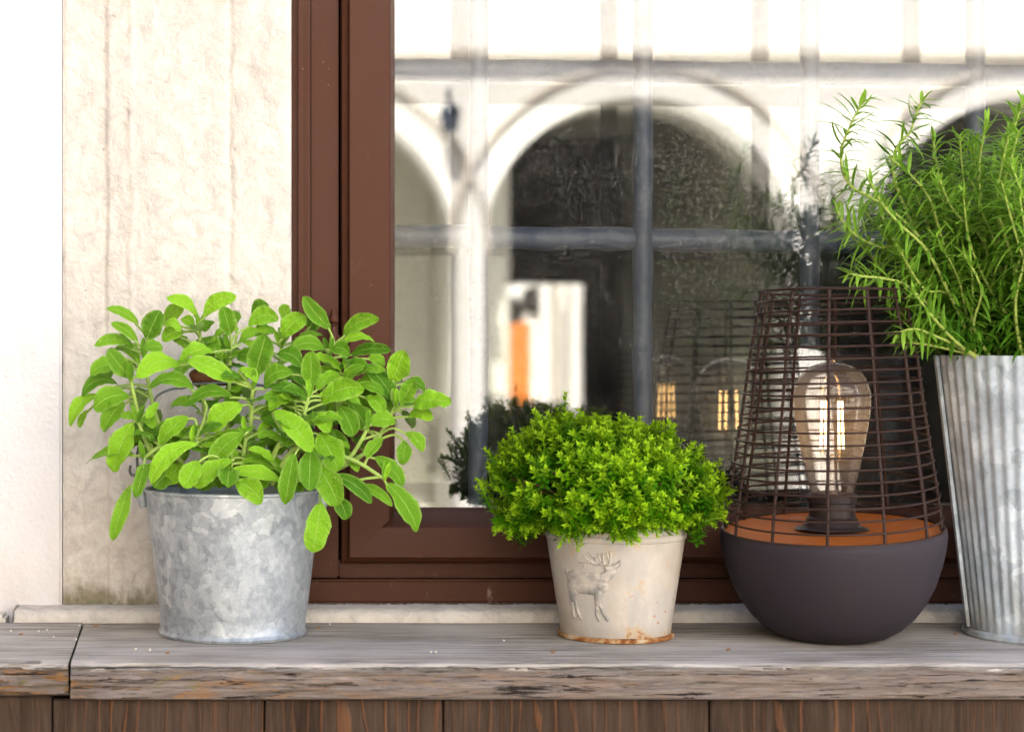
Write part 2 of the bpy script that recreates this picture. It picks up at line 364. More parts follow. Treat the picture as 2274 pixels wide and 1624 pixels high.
def m_emit(name, col, st):
    n = NT(name); e = n.N.new('ShaderNodeEmission'); e.inputs[0].default_value = (*col, 1); e.inputs[1].default_value = st
    n.L.new(e.outputs[0], n.out.inputs[0]); return n.m

M = dict(
    plaster=m_plaster(), stone=m_stone(), sill=m_stone('sill limestone', False, .92), paint=m_paint(), iron=m_iron(), top=m_wood_top(), board=m_board(),
    galv=m_galv('spangled zinc', .45, 125), galv2=m_galv('pale corrugated zinc', .0, 80, .8, (1.32, 1.42, 1.50)), cream=m_cream(), stag=m_stag(),
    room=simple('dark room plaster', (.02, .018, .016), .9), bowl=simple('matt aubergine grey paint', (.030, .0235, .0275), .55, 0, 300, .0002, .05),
    copper=simple('copper orange paint', (.46, .13, .022), .42, .25, 200, .0002), wire=simple('dark brown wire', (.034, .018, .013), .45, .1, 120, .0002),
    socket=simple('dark brown plastic', (.030, .020, .018), .35, 0, 90, .0002), soil=simple('dark potting soil', (.03, .02, .014), .95, 0, 60, .004, .4),
    sage=m_leaf('sage leaf', (.030, .130, .003), (.27, .54, .018), (.46, .64, .14)), stem=simple('green stem', (.30, .42, .09), .6, 0, 60, .0003, .2),
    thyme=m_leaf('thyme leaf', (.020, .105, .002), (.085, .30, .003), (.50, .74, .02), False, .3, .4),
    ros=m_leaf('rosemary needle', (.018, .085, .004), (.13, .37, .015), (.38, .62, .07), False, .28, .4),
    rstem=simple('yellow green rosemary stem', (.34, .42, .09), .6, 0, 60, .0003, .15), twig=simple('brown twig', (.16, .11, .05), .8),
    grip=simple('brown wooden handle', (.10, .038, .013), .5), wirez=simple('grey bent wire', (.16, .16, .16), .4, .8),
    facade=simple('warm white lime wash', (.80, .775, .725), .9, 0, 2, .01, .05), mould=simple('grey stone moulding', (.56, .51, .44), .9, 0, 4, .01, .08),
    inner=simple('greenish grey plaster', (.74, .72, .62), .9, 0, 1.2, .01, .25), street=simple('grey paving', (.48, .46, .42), .85, 0, 3, .01, .2),
    gdark=simple('passage shade plaster', (.022, .02, .017), .9), orange=simple('orange brown door paint', (.62, .20, .045), .6, 0, 5),
    lantern=simple('blue black lantern metal', (.03, .045, .08), .3, .3), roof=simple('grey roof covering', (.2, .17, .15), .9),
    glass1=m_glass('window glass', (.97, .98, .97), 2.1), glass2=m_glass('inner window glass', (.97, .98, .97), 2.1, grime=False),
    bulb=m_glass('amber bulb glass', (1, .97, .94), 1.3, 1.45, False, .10, (1, .92, .84), .02), filament=m_emit('glowing filament', (1, .56, .20), 4.5),
    bead=simple('white seed', (.62, .54, .44), .5), crumb=simple('brown crumb', (.33, .15, .05), .8), grit=simple('dark grit', (.10, .085, .065), .95, 0, 400, .001, .5), olive=simple('olive plaster with painted shade', (.30, .30, .235), .9, 0, 1.2, .01, .4), rust=m_rust(), blue=simple('blue plastic', (.01, .02, .16), .4),
)

# ------------------------------------------------------------ street, our house
GZ = -1.0
g = MB().add([(-150, -150, GZ), (150, -150, GZ), (150, 150, GZ), (-150, 150, GZ)], [(0, 1, 2, 3)]).build('street', M['street'], None, False); g['kind'] = 'structure'

WX0 = at(648, 0, .10).x                       # left edge of the window opening
WX1, WZ0, WZ1 = 1.36, .0105, 1.45
house = thing('house', 'pale house wall of white plaster and rough limestone around the brown window', 'house', (0, .1, GZ))
JX0 = at(139, 0, .10).x
b = MB()
b.bbox(-4.5, JX0 - .0007, .0985, .4, GZ, 5.2, .0022, 3); pw = b.build('plaster_wall', M['plaster'], house, True)
# limestone jamb: a relief sheet with tooled vertical lines, closed to a block behind
def jamb():
    nx, nz = 150, 420; x0, x1, z0, z1 = JX0, WX0 - .0004, .0118, .62
    vs = []
    xl1 = at(238, 0, .1).x; xl2 = at(292, 0, .1).x; xl3 = at(510, 0, .1).x
    for k in range(nz + 1):
        z = z0 + (z1 - z0) * k / nz
        for i in range(nx + 1):
            x = x0 + (x1 - x0) * i / nx
            wv = .0022 * noise.noise(Vector((z * 14, 1, 5)))
            h = .0011 * noise.fractal(Vector((x * 60, 3, z * 55)), 1, 2, 4) + .0016 * noise.noise(Vector((x * 14, 7, z * 10)))
            t = (x - xl1 - wv); h += .0034 / (1 + math.exp(-t / .0009)) - .0018
            t = (x - xl2 - wv * 2); h += .0024 * math.exp(-(t / .0030) ** 2) * (.5 + noise.noise(Vector((z * 25, 0, 0))))
            t = (x - xl3 - wv); h -= .0018 * math.exp(-(t / .0030) ** 2)
            if z < .15: h -= .0028 * math.exp(-((x - xl1 - wv) / .0014) ** 2) * min(1, (.15 - z) / .05)
            e = min(x - x0, x1 - x); h -= .0035 * math.exp(-e / .0015)
            vs.append((x, .1005 - h, z))
    W = nx + 1; fs = [(k * W + i, k * W + i + 1, (k + 1) * W + i + 1, (k + 1) * W + i) for k in range(nz) for i in range(nx)]
    bk_ = MB(); bk_.box(x0, x1, .104, .4, GZ, z1 + .0); bk_.box(x0, x1, .1, .4, z1 + .0015, 5.2); bk_.build('stone_block', M['stone'], house, False)
    return MB().add(vs, fs)
jamb().build('stone_jamb', M['stone'], house, 'all')
b = MB(); b.box(WX0, WX1, .1005, .4, WZ1, 5.2); b.box(WX1, 9, .1, .4, GZ, 5.2); b.box(WX0, WX1, .112, .4, GZ, -.002)
b.build('upper_wall', M['plaster'], house, False)
# stone sill under window and jamb, left end slanted
def sill():
    nx = 500; x0, x1 = at(18, 0, .06).x, 1.5; prof = [(.070, -.03), (.0655, -.016), (.0645, -.004), (.0655, .004), (.068, .0085), (.073, .0104), (.082, .0112), (.10, .0116), (.115, .0116), (.16, .0116)]
    vs = []; m = len(prof)
    for i in range(nx + 1):
        x = x0 + (x1 - x0) * i / nx
        for k, (y, z) in enumerate(prof):
            nz_ = .0016 * noise.fractal(Vector((x * 40, y * 60, z * 90)), 1, 2, 3)
            sh = max(0, (z + .01)) * .35 if i == 0 else 0
            vs.append((x + sh + (.0015 * i if i < 1 else 0), y + (nz_ if k < 6 else 0), z + nz_ * .5 * (k > 3 and k < 8)))
    fs = [(i * m + k, (i + 1) * m + k, (i + 1) * m + k + 1, i * m + k + 1) for i in range(nx) for k in range(m - 1)]
    fs.append(tuple(range(m)))
    return MB().add(vs, fs)
sill().build('stone_sill', M['sill'], house, 'all')
MB().bbox(-.6, at(9, 0, .06).x, .066, .0955, -.05, .006, .003).build('grey_slab', M['mould'], house)
MB().box(-2.5, -2.1, -6.5, .09, GZ, 5.2).build('added_shade_wing', M['roof'], house, False)  # unseen wing, added to block skylight from the left
# room behind the window and the roof that keeps the sun out
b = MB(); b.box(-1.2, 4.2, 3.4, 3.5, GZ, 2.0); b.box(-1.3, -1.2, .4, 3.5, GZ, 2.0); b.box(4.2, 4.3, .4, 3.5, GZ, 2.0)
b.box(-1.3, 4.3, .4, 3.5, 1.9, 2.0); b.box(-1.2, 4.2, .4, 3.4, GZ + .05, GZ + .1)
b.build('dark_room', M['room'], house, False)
MB().box(-4.5, 9, .4, 6, 5.0, 5.2).build('roof', M['roof'], house, False)
b = MB(); b.box(-4.5, 9, 5.9, 6, GZ, 5.0); b.box(-4.5, -4.4, .4, 5.9, GZ, 5.0); b.box(8.9, 9, .4, 5.9, GZ, 5.0); b.build('rear_wall', M['plaster'], house, False)

# ------------------------------------------------------------ window
win = thing('window', 'brown painted double window with iron bars behind its dusty glass', 'window', (WX0, .1, WZ0))
def X(px, Y=.1): return at(px, 0, Y).x
def Z(py, Y=.1): return at(0, py, Y).z
b = MB(); b.bbox(WX0 + .0003, X(689), .1015, .2, Z(1285), WZ1 - .0005, .006, 4); b.build('casing_moulding', M['paint'], win)
b = MB(); b.bbox(X(690), X(752), .1095, .21, Z(1285) + .0002, WZ1 - .0005, .0015); b.build('casing', M['paint'], win)
b = MB(); b.bbox(X(752) + .0002, WX1 - .0005, .1135, .2, Z(1286), Z(1243), .0015); b.bbox(X(752) + .0002, WX1 - .0005, .1115, .12, Z(1268), Z(1257), .0015)
b.build('casing_rail', M['paint'], win)
b = MB(); b.bbox(WX0 + .0005, WX1 - .0005, .1045, .2, WZ0 + .0016, Z(1286) - .0006, .0022, 3); b.build('bottom_board', M['paint'], win)
# sash members share one moulded section: (inward offset from sash outer edge, Y)
def sash_bar(p0, p1, inward, w_, flip=1):
    # mitred profile extrusion between two outer corners
    prof = [(0, .16), (0, .1075), (.0012, .1062), (.0065, .1035), (.0075, .0990), (.0085, .0978), (w_ - .0075, .0978), (w_ - .0065, .0990), (w_ - .0050, .1040), (w_ - .0008, .1075), (w_, .1100), (w_, .16)]
    d = (p1 - p0).normalized(); vs = []
    for p, s_ in ((p0, 1), (p1, -1)):
        for o, y in prof: vs.append(p + inward * o + d * o * s_ + Vector((0, y, 0)))
    n_ = len(prof); fs = [(k, k + 1, n_ + k + 1, n_ + k) for k in range(n_ - 1)]
    return MB().add(vs, fs)
sx0, sx1, sz0, sz1 = X(757.5), WX1 - .05, Z(1252), WZ1 - .03
swL = X(881) - sx0; swB = Z(1130, .135) - sz0
cs = [Vector((sx0, 0, sz0)), Vector((sx1, 0, sz0)), Vector((sx1, 0, sz1)), Vector((sx0, 0, sz1))]
def quadbar(i, name):
    # separate widths for stile and rail: build mitre by explicit inner corners
    w_ = {0: swB, 1: swL, 2: swL, 3: swL}
    ins = [Vector((sx0 + swL, 0, sz0 + swB)), Vector((sx1 - swL, 0, sz0 + swB)), Vector((sx1 - swL, 0, sz1 - swL)), Vector((sx0 + swL, 0, sz1 - swL))]
    a, b_ = cs[i], cs[(i + 1) % 4]; ia, ib = ins[i], ins[(i + 1) % 4]; ww = w_[i]
    if i == 0: prof = [(0, .16), (0, .109), (.0035, .1045), (.0050, .1035), (.0058, .0990), (.0070, .0978), (ww - .0150, .0978), (ww - .0138, .0986), (ww - .0125, .1010), (ww - .004, .1400), (ww - .001, .1500), (ww, .1520), (ww, .16)]
    else: prof = [(0, .16), (0, .109), (.0012, .1062), (.0060, .1040), (.0070, .0990), (.0082, .0978), (ww - .0078, .0978), (ww - .0066, .0988), (ww - .0055, .1020), (ww - .0048, .1060), (ww - .001, .120), (ww, .1300), (ww, .16)]
    vs = []
    for p, q in ((a, ia), (b_, ib)):
        for o, y in prof: vs.append(p + (q - p) * (o / ww) + Vector((0, y, 0)))
    n_ = len(prof); return MB().add(vs, [(k, k + 1, n_ + k + 1, n_ + k) for k in range(n_ - 1)]).build(name, M['paint'], win, 'all' if False else True)
quadbar(0, 'sash_rail'); quadbar(1, 'sash_stile'); quadbar(2, 'sash_rail'); quadbar(3, 'sash_stile')
gx0, gx1, gz0, gz1 = sx0 + swL - .002, sx1 - swL + .002, sz0 + swB - .002, sz1 - swL + .002
MB().box(gx0, gx1, .1545, .1575, gz0, gz1).build('glass_pane', M['glass1'], win, False)
MB().box(gx0 - .03, gx1 + .03, .3145, .3175, gz0 - .02, gz1 + .02).build('glass_pane', M['glass2'], win, False)
b = MB(); b.box(WX0 - .004, gx0 - .012, .302, .33, WZ0, WZ1); b.box(gx1 + .012, WX1 + .004, .302, .33, WZ0, WZ1); b.box(gx0 - .012, gx1 + .012, .302, .33, WZ0, gz0 - .008); b.box(gx0 - .012, gx1 + .012, .302, .33, gz1 + .01, WZ1)
b.build('inner_casing', M['paint'], win, False)
b = MB(); b.box(WX0, WX1, .2015, .3015, .004, .032); b.box(X(752), X(860), .2, .3, .033, WZ1 - .01); b.build('reveal_board', M['paint'], win, False)
hx = X(741, .098); hz = Z(715, .098)
hg = MB(); hg.lathe([(0, hz + .0125), (.0016, hz + .0120), (.0028, hz + .0095), (.0032, hz + .0065), (.0044, hz + .004), (.0048, hz + .0018), (.0042, hz), (.0018, hz - .0012), (.0018, hz - .003), (.0036, hz - .004), (.0036, hz - .007), (.0042, hz - .0078), (.0042, hz - .070), (.0036, hz - .071), (.0018, hz - .073), (.0042, hz - .076), (.0046, hz - .079), (.003, hz - .084), (0, hz - .087)], 20, (hx, .0995))
hg.bbox(hx, hx + .006, .0985, .1015, hz - .068, hz - .012, .0006); hg.build('hinge', M['paint'], win)

b = MB(); n_ = 520; pts = []; rr = []
for k in range(n_):
    x = WX0 + (1.3 - WX0) * k / n_; q = noise.noise(Vector((x * 160, 2, 2))); pts.append(Vector((x, .1030 + .0008 * q, .0112))); rr.append(max(.0003, .0009 + .0016 * noise.noise(Vector((x * 310, 4, 1))) + .0012 * noise.noise(Vector((x * 30, 4, 1)))))
b.tube(pts, rr, 6); b.build('grit', M['grit'], house, True)['kind'] = 'stuff'

# iron grille between the two windows
gr = thing('iron_grille', 'blue grey round iron bars crossing behind the window glass', 'grille', (X(1427, .22), .22, 0))
def barpts(p0, p1, n_, amp, seed): return [p0.lerp(p1, k / n_) + Vector((amp * noise.noise(Vector((k * .37, seed, 0))), amp * noise.noise(Vector((k * .37, seed, 5))), amp * noise.noise(Vector((k * .37, seed, 9))))) for k in range(n_ + 1)]
for i, px in enumerate((1062, 1427, 1797, 2165, 2535)):
    p = at(px, 0, .22); MB().tube(barpts(Vector((p.x, .22, .033)), Vector((p.x, .22, WZ1 - .01)), 60, .0012, i), [.0098 + .0010 * noise.noise(Vector((k * .5, i, 2))) for k in range(61)], 14).build('bar', M['iron'], gr)
for i, (py, dz) in enumerate(((160, .004), (533, .006), (-215, .004))):
    z = at(0, py, .22).z; b = MB(); b.tube(barpts(Vector((WX0 + .005, .226, z + dz)), Vector((WX1 - .005, .226, z - dz * 2.2)), 80, .0016, 30 + i), [.0115 + .0012 * noise.noise(Vector((k * .5, i, 7))) for k in range(81)], 14)
    b.build('bar', M['iron'], gr)

# ------------------------------------------------------------ the arcaded building across the street (seen in the panes)
AY = -10.0; MS = 12 / F
arc = thing('arcade_building', 'white arcaded building across the street mirrored in the window glass', 'building', (2, AY, GZ))
ctr = [mir(px, 0, AY).x for px in (-460, 668, 1420, 2290, 3170)]; zc = mir(0, 562, AY).z; ri, ro = 347 * MS, 417 * MS
b = MB(); TOP = 6.5; left = -9.0
for ci, cx in enumerate(ctr):
    b.box(left, cx - ri, AY - .5, AY, GZ, TOP)
    n_ = 40
    for k in range(n_):
        a0, a1 = math.pi - math.pi * k / n_, math.pi - math.pi * (k + 1) / n_
        x0, z0, x1, z1 = cx + ri * math.cos(a0), zc + ri * math.sin(a0), cx + ri * math.cos(a1), zc + ri * math.sin(a1)
        b.add([(x0, AY, z0), (x1, AY, z1), (x1, AY, TOP), (x0, AY, TOP), (x0, AY - .5, z0), (x1, AY - .5, z1), (x1, AY - .5, TOP), (x0, AY - .5, TOP)], [(0, 1, 2, 3), (7, 6, 5, 4), (4, 5, 1, 0)])
    left = cx + ri
b.box(left, 14, AY - .5, AY, GZ, TOP); b.build('arcade_wall', M['facade'], arc, False)
for cx in ctr:
    pts = [Vector((cx + ro * math.cos(math.pi * (1 - k / 48)), AY + .01, zc + ro * math.sin(math.pi * (1 - k / 48)))) for k in range(49)]
    b = MB(); b.tube(pts, .030, 8); b.build('arch_moulding', M['mould'], arc)
b = MB(); b.box(-9, 14, AY, AY + .10, 2.06, 2.115); b.build('cornice', M['mould'], arc, False)
b = MB(); b.box(-9, 14, AY, AY + .16, 3.1, 3.25); b.build('cornice', M['facade'], arc, False)
b = MB(); b.box(-9, 14, AY - 6, AY - .5, 2.2, 2.4); b.box(-9, 14, AY - 6, AY - .5, TOP - .1, TOP); b.build('ceiling', M['inner'], arc, False)
for k, cx in enumerate(ctr): MB().box(cx + ri + .02, cx + ri + .4, AY - 6, AY - .5, GZ, 2.2).build('bay_wall', M['inner' if k < 2 else 'olive'], arc, False)  # right-hand bays get a darker plaster copy, their shade put into its colour
dx0, dx1, dz1 = mir(1050, 0, AY - 6).x, mir(1302, 0, AY - 6).x, mir(0, 628, AY - 6).z
MB().box(ctr[0] + ri + .41, ctr[1] + ri + .01, AY - 2.1, AY - 2.0, GZ, 2.2).build('added_niche_wall', M['inner'], arc, False)  # wall added close behind the arch so the left bay looks brighter
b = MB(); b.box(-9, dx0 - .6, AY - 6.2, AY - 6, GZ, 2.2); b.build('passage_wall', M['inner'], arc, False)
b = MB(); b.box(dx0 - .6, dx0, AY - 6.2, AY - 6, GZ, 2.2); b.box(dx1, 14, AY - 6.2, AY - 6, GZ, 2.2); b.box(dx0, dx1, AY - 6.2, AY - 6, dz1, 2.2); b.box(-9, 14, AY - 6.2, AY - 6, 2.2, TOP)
b.build('passage_wall', M['gdark'], arc, False)  # rest of the same wall near black: the passage's shade put into its colour
lt = thing('wall_lantern', 'small blue black lantern between the arches of the mirrored building', 'lantern', mir(1000, 262, AY + .2))
c0 = lt.location; b = MB(); b.lathe([(.0, c0.z + .10), (.05, c0.z + .07), (.075, c0.z + .04), (.06, c0.z + .035), (.045, c0.z - .07), (.02, c0.z - .09), (0, c0.z - .1)], 6, (c0.x, c0.y)); b.build('lantern_body', M['lantern'], lt)
MB().tube([(c0.x, AY, c0.z + .16), (c0.x, AY + .1, c0.z + .19), (c0.x, c0.y, c0.z + .1)], .012, 6).build('bracket', M['lantern'], lt)
CY = AY - 16
ch = thing('courtyard_house', 'pale house with orange door seen far through the mirrored archway', 'house', (3, CY, GZ))
MB().box(-6, 14, CY - .3, CY, GZ, 4.5).build('wall', M['facade'], ch, False)
p0, p1 = mir(1120, 845, CY), mir(1178, 715, CY); MB().bbox(p0.x, p1.x, CY, CY + .08, GZ, p1.z, .02).build('door', M['orange'], ch)
p = mir(1130, 690, CY); MB().tube([(p.x, CY, p.z), (p.x, CY + .06, p.z)], .22, 20).build('arch_window', M['gdark'], ch)
p = mir(1190, 665, CY); MB().tube([(p.x, CY, p.z), (p.x, CY + .07, p.z)], .21, 20).build('arch_window', M['gdark'], ch)
for px in (1205, 1228, 1270): p = mir(px, 0, CY); MB().bbox(p.x - .06, p.x + .06, CY, CY + .5, GZ, 1.3, .02).build('pillar', M['facade' if px != 1228 else 'mould'], ch)

# ------------------------------------------------------------ wooden ledge
ledge = thing('wooden_ledge', 'weathered grey plank ledge clad with brown boards below the window', 'ledge', (.3, -.15, GZ))
def plank(xa0, xa1, xb0, xb1, yf, yb, th, rough_, seed, nx):
    # a = front edge x-range, b = back edge x-range. section runs from under the front, round the nose, over the top
    sec = [(0.05, -1, 0), (0.0, -1, 0)] ; P = []
    P += [(.10, -th), (.04, -th), (.012, -th)]
    for k in range(15): P.append((.0035 * (1 - math.sin(math.pi * min(1, k / 14.0))) * .0 + 0.0, -th + .003 + (th - .006) * k / 14))
    for k in range(1, 6): a = math.pi / 2 * k / 5; P.append((.006 - .006 * math.cos(a), -.006 + .006 * math.sin(a)))
    D = yb - yf
    for k in range(1, 22): P.append((.006 + (D - .006) * k / 21, 0))
    P.append((D, -th))
    m = len(P); vs = []
    for i in range(nx + 1):
        t = i / nx
        for k, (o, z) in enumerate(P):
            u = min(1, o / D); x = (xa0 + (xa1 - xa0) * t) * (1 - u) + (xb0 + (xb1 - xb0) * t) * u
            front = 1 if 3 <= k <= 22 else 0
            dy = 0; dz = 0
            if front:
                zz = z * 1.0
                n1 = noise.fractal(Vector((x * 9, zz * 260, seed)), 1, 2.1, 4); n2 = noise.noise(Vector((x * 26, zz * 520, seed + 4)))
                rr = rough_ * (1 + 1.5 * math.exp(-max(0, (x + .19)) / .12))
                st = math.floor((n1 + .6) * 4) / 4 - .6
                dy = (.55 * st + .45 * n1) * .0030 * rr + n2 * .0009 * rr
                edge = (z + th) / th
                dy += .0035 * rr * max(0, .25 - edge) + .0018 * noise.noise(Vector((x * 7, 0, seed)))
                if k >= 18: dz = -.0012 * abs(noise.noise(Vector((x * 30, k * .2, seed)))) * rr
            else:
                if z > -1e-6: dz = .00045 * noise.noise(Vector((x * 9, o * 160, seed))) + .0007 * noise.noise(Vector((x * 3, o * 9, seed)))
            vs.append((x, yf + o + dy, z + dz))
    fs = [(i * m + k, (i + 1) * m + k, (i + 1) * m + k + 1, i * m + k + 1) for i in range(nx) for k in range(m - 1)]
    fs.append(tuple(range(m - 1, -1, -1))); fs.append(tuple(nx * m + k for k in range(m)))
    return MB().add(vs, fs)
YB = .0625
fa = at(157, 0, -.157).x; ba = at(187, 0, YB).x
plank(fa, 1.2, ba, 1.25, -.158, YB, .0312, 1.0, 1.0, 620).build('plank', M['top'], ledge, 'all')['label'] = 'long main plank carrying all the pots'
plank(-.55, fa - .0018, -.55, ba - .0015, -.154, YB + .0015, .0285, 1.7, 8.0, 170).build('plank', M['top'], ledge, 'all')['label'] = 'short rotten left plank past the split'
BY = -.142
edges = [-870, -420, 116, 587, 984, 1575, 2330, 2900, 3400, 3860]
for i in range(len(edges) - 1):
    x0, x1 = at(edges[i] + 2.2, 0, BY).x, at(edges[i + 1] - 2.2, 0, BY).x
    MB().bbox(x0, x1, BY + rnd.uniform(-.0008, .0008), BY + .02, GZ + .002, -.0316 if i > 1 else -.0290, .0012).build('board', M['board'], ledge)
MB().box(at(-865, 0, BY).x, at(3855, 0, BY).x, BY + .022, YB - .01, GZ + .001, -.031).build('frame_block', M['gdark'], ledge, False)

# ------------------------------------------------------------ seeds and crumbs on the ledge
seeds = [(24, 1402, 0, 'tiny white seed nearest the left end of the ledge'), (86, 1402, 0, 'left one of two white seeds close together on the short plank'), (105, 1400, 0, 'right one of two white seeds close together on the short plank'),
         (119, 1415, 0, 'white seed alone in the middle of the short left plank'), (176, 1390, 0, 'white seed beside the back end of the plank split'), (169, 1421, 0, 'white seed caught in the middle of the plank split'),
         (301, 1442, 0, 'left seed of the pair in front of the bucket'), (333, 1444, 0, 'right seed of the pair in front of the bucket'), (732, 1387, 0, 'white seed at the back edge just right of the bucket'),
         (957, 1449, 0, 'left of two touching white seeds between bucket and cream pot'), (967, 1449, 0, 'right of two touching white seeds between bucket and cream pot'), (1118, 1423, 0, 'white seed just left of the cream pot'),
         (213, 1390, 1, 'orange brown crumb at the back right of the split'), (47, 1408, 1, 'orange crumb near the left end of the short plank'), (372, 1450, 1, 'brown crumb below the left side of the bucket'),
         (1228, 1447, 1, 'brown crumb in front of the cream pot'), (1617, 1442, 1, 'small brown curl between cream pot and lamp'), (708, 1393, 1, 'long brown flake behind and right of the bucket'), (2120, 1408, 1, 'orange crumb left of the corrugated planter')]
for px, py, k, lab in seeds:
    p = shelf(px, py); r = .0011 if k == 0 else .0016
    bm = bmesh.new(); bmesh.ops.create_icosphere(bm, subdivisions=2, radius=r)
    for v in bm.verts:
        v.co *= 1 + .35 * noise.noise(v.co * 700 + Vector((px, 0, 0)))
        if k: v.co.z *= .45; v.co.x *= 1.5
    me = bpy.data.meshes.new('seed'); bm.to_mesh(me); bm.free(); me.materials.append(M['bead' if not k else 'crumb']); me.shade_smooth()
    o = bpy.data.objects.new('seed' if not k else 'crumb', me); C.objects.link(o); o.location = (p.x, p.y, r * (.8 if not k else .4)); o.rotation_euler = (0, 0, rnd.uniform(0, 3))
    tag(o, lab, 'crumb' if k else 'seed', 'brown crumbs scattered on the ledge' if k else 'white seeds scattered on the ledge')

# ------------------------------------------------------------ galvanised bucket
BC = Vector((at(517, 0, 0).x, 0, 0))
bk = thing('bucket', 'round galvanised metal bucket holding the sage plant on the left', 'bucket', BC)
prof = [(.0, .003), (.061, .003), (.0625, .0), (.0650, .0006), (.0660, .0030), (.0645, .0052), (.0640, .0062)]
for k in range(1, 9): prof.append((.0640 + (.0782 - .0640) * k / 8, .0062 + (.1262 - .0062) * k / 8))
b = MB(); b.lathe(prof, 128, (BC.x, BC.y), lambda a, r, z: .0005 * math.sin(3 * a + 1) * (z > .01) + .0004 * math.sin(7 * a) * (z > .01))
b.lathe([(.0775, .1262), (.0740, .11), (.0640, .05)], 96, (BC.x, BC.y)); b.build('body', M['galv'], bk)
b = MB(); b.lathe([(.0782 + .0018 * math.cos(t), .1278 + .0018 * math.sin(t)) for t in [2 * math.pi * k / 10 for k in range(10)]], 128, (BC.x, BC.y), closed=True); b.build('rim', M['galv'], bk)
b = MB(); b.lathe([(.0, .113), (.03, .116), (.0738, .112)], 48, (BC.x, BC.y)); b.build('soil', M['soil'], bk)
b = MB(); q = at(296, 1040, 0)
b.tube(catmull([at(290, 1032, 0), at(288, 1045, 0), at(293, 1054, 0), at(302, 1052, 0), at(305, 1040, 0), at(306, 1000, 0), at(325, 945, 0), at(345, 885, .0), at(375, 865, 0), at(410, 860, 0), at(430, 852, 0), at(520, 850, 0), at(610, 862, 0), at(668, 905, 0), at(705, 975, 0), at(727, 1050, 0), at(729, 1082, 0)], 6), .0012, 8)
b.build('handle_wire', M['wirez'], bk)
pp = [at(424, 842, .008), at(440, 836, .008), at(468, 836, .008), at(500, 838, .008), at(520, 846, .008)]
MB().tube(catmull(pp, 4), [.0045, .006, .007, .0075, .0078, .0078, .0078, .0078, .0078, .0078, .0078, .0078, .0075, .007, .0068, .006, .0045], 14).build('handle_grip', M['grip'], bk)
for sx in (-1, 1):
    e = BC + Vector((sx * .0785, 0, .122)); b = MB(); b.tube([e + Vector((sx * .0012, 0, .006)), e + Vector((sx * .0022, 0, 0)), e + Vector((sx * .0008, 0, -.010))], [.003, .0055, .004], 10); b.build('ear', M['galv'], bk)

# ------------------------------------------------------------ sage
sage = thing('sage_plant', 'bushy sage plant with broad lime green leaves growing in the bucket', 'plant', (BC.x, BC.y, .114))
def S4(cx, cy, Y): return at(111 + cx * .4149, 610.4 + cy * .4149, Y)
leaves = []
def leaf_mb(P0, P1, wd, bulge=.08, nrm=None, fold=.18, seed=0.0, twist=0.0):
    P0 = Vector(P0); P1 = Vector(P1); ax = P1 - P0; L = ax.length; a = ax.normalized()
    n_ = Vector(nrm if nrm else (0, -1, .35)); n_ = (n_ - a * n_.dot(a)).normalized(); s_ = a.cross(n_).normalized()
    nt, nu = 16, 6; vs = []; uv = []
    up = Vector((0, 0, 1)); up = (up - a * up.dot(a)); up = up if up.length > .2 else n_
    for i in range(nt + 1):
        t = i / nt
        wt = (t / .42) ** .62 if t < .42 else (max(0.012, 1 - ((t - .42) / .58) ** 2.7)) ** .5
        c = P0 + a * L * t + up * (bulge * L * 4 * t * (1 - t)) + n_ * (.05 * L * 4 * t * (1 - t))
        tw = twist * (t - .3); sn = (s_ * math.cos(tw) + n_ * math.sin(tw)); nn = (n_ * math.cos(tw) - s_ * math.sin(tw))
        for j in range(nu + 1):
            u = j / nu * 2 - 1
            r_ = .05 * wd * math.sin(11 * t + seed * 5 + u * 2) * abs(u) + .035 * wd * math.sin(23 * t + seed * 9) * (abs(u) ** 2) + .02 * wd * math.sin(31 * t + seed + 3 * u)
            ws = 1 + .05 * math.sin(9 * t + seed * 3 + (u > 0) * 2) + .02 * math.sin(40 * t + seed)
            vs.append(c + sn * (u * wd * .5 * wt * ws) + nn * (fold * abs(u) ** 1.3 * wd * .5 * wt + r_)); uv.append((j / nu, t))
    W = nu + 1; fs = [(i * W + j, i * W + j + 1, (i + 1) * W + j + 1, (i + 1) * W + j) for i in range(nt) for j in range(nu)]
    return MB().add(vs, fs, uv)
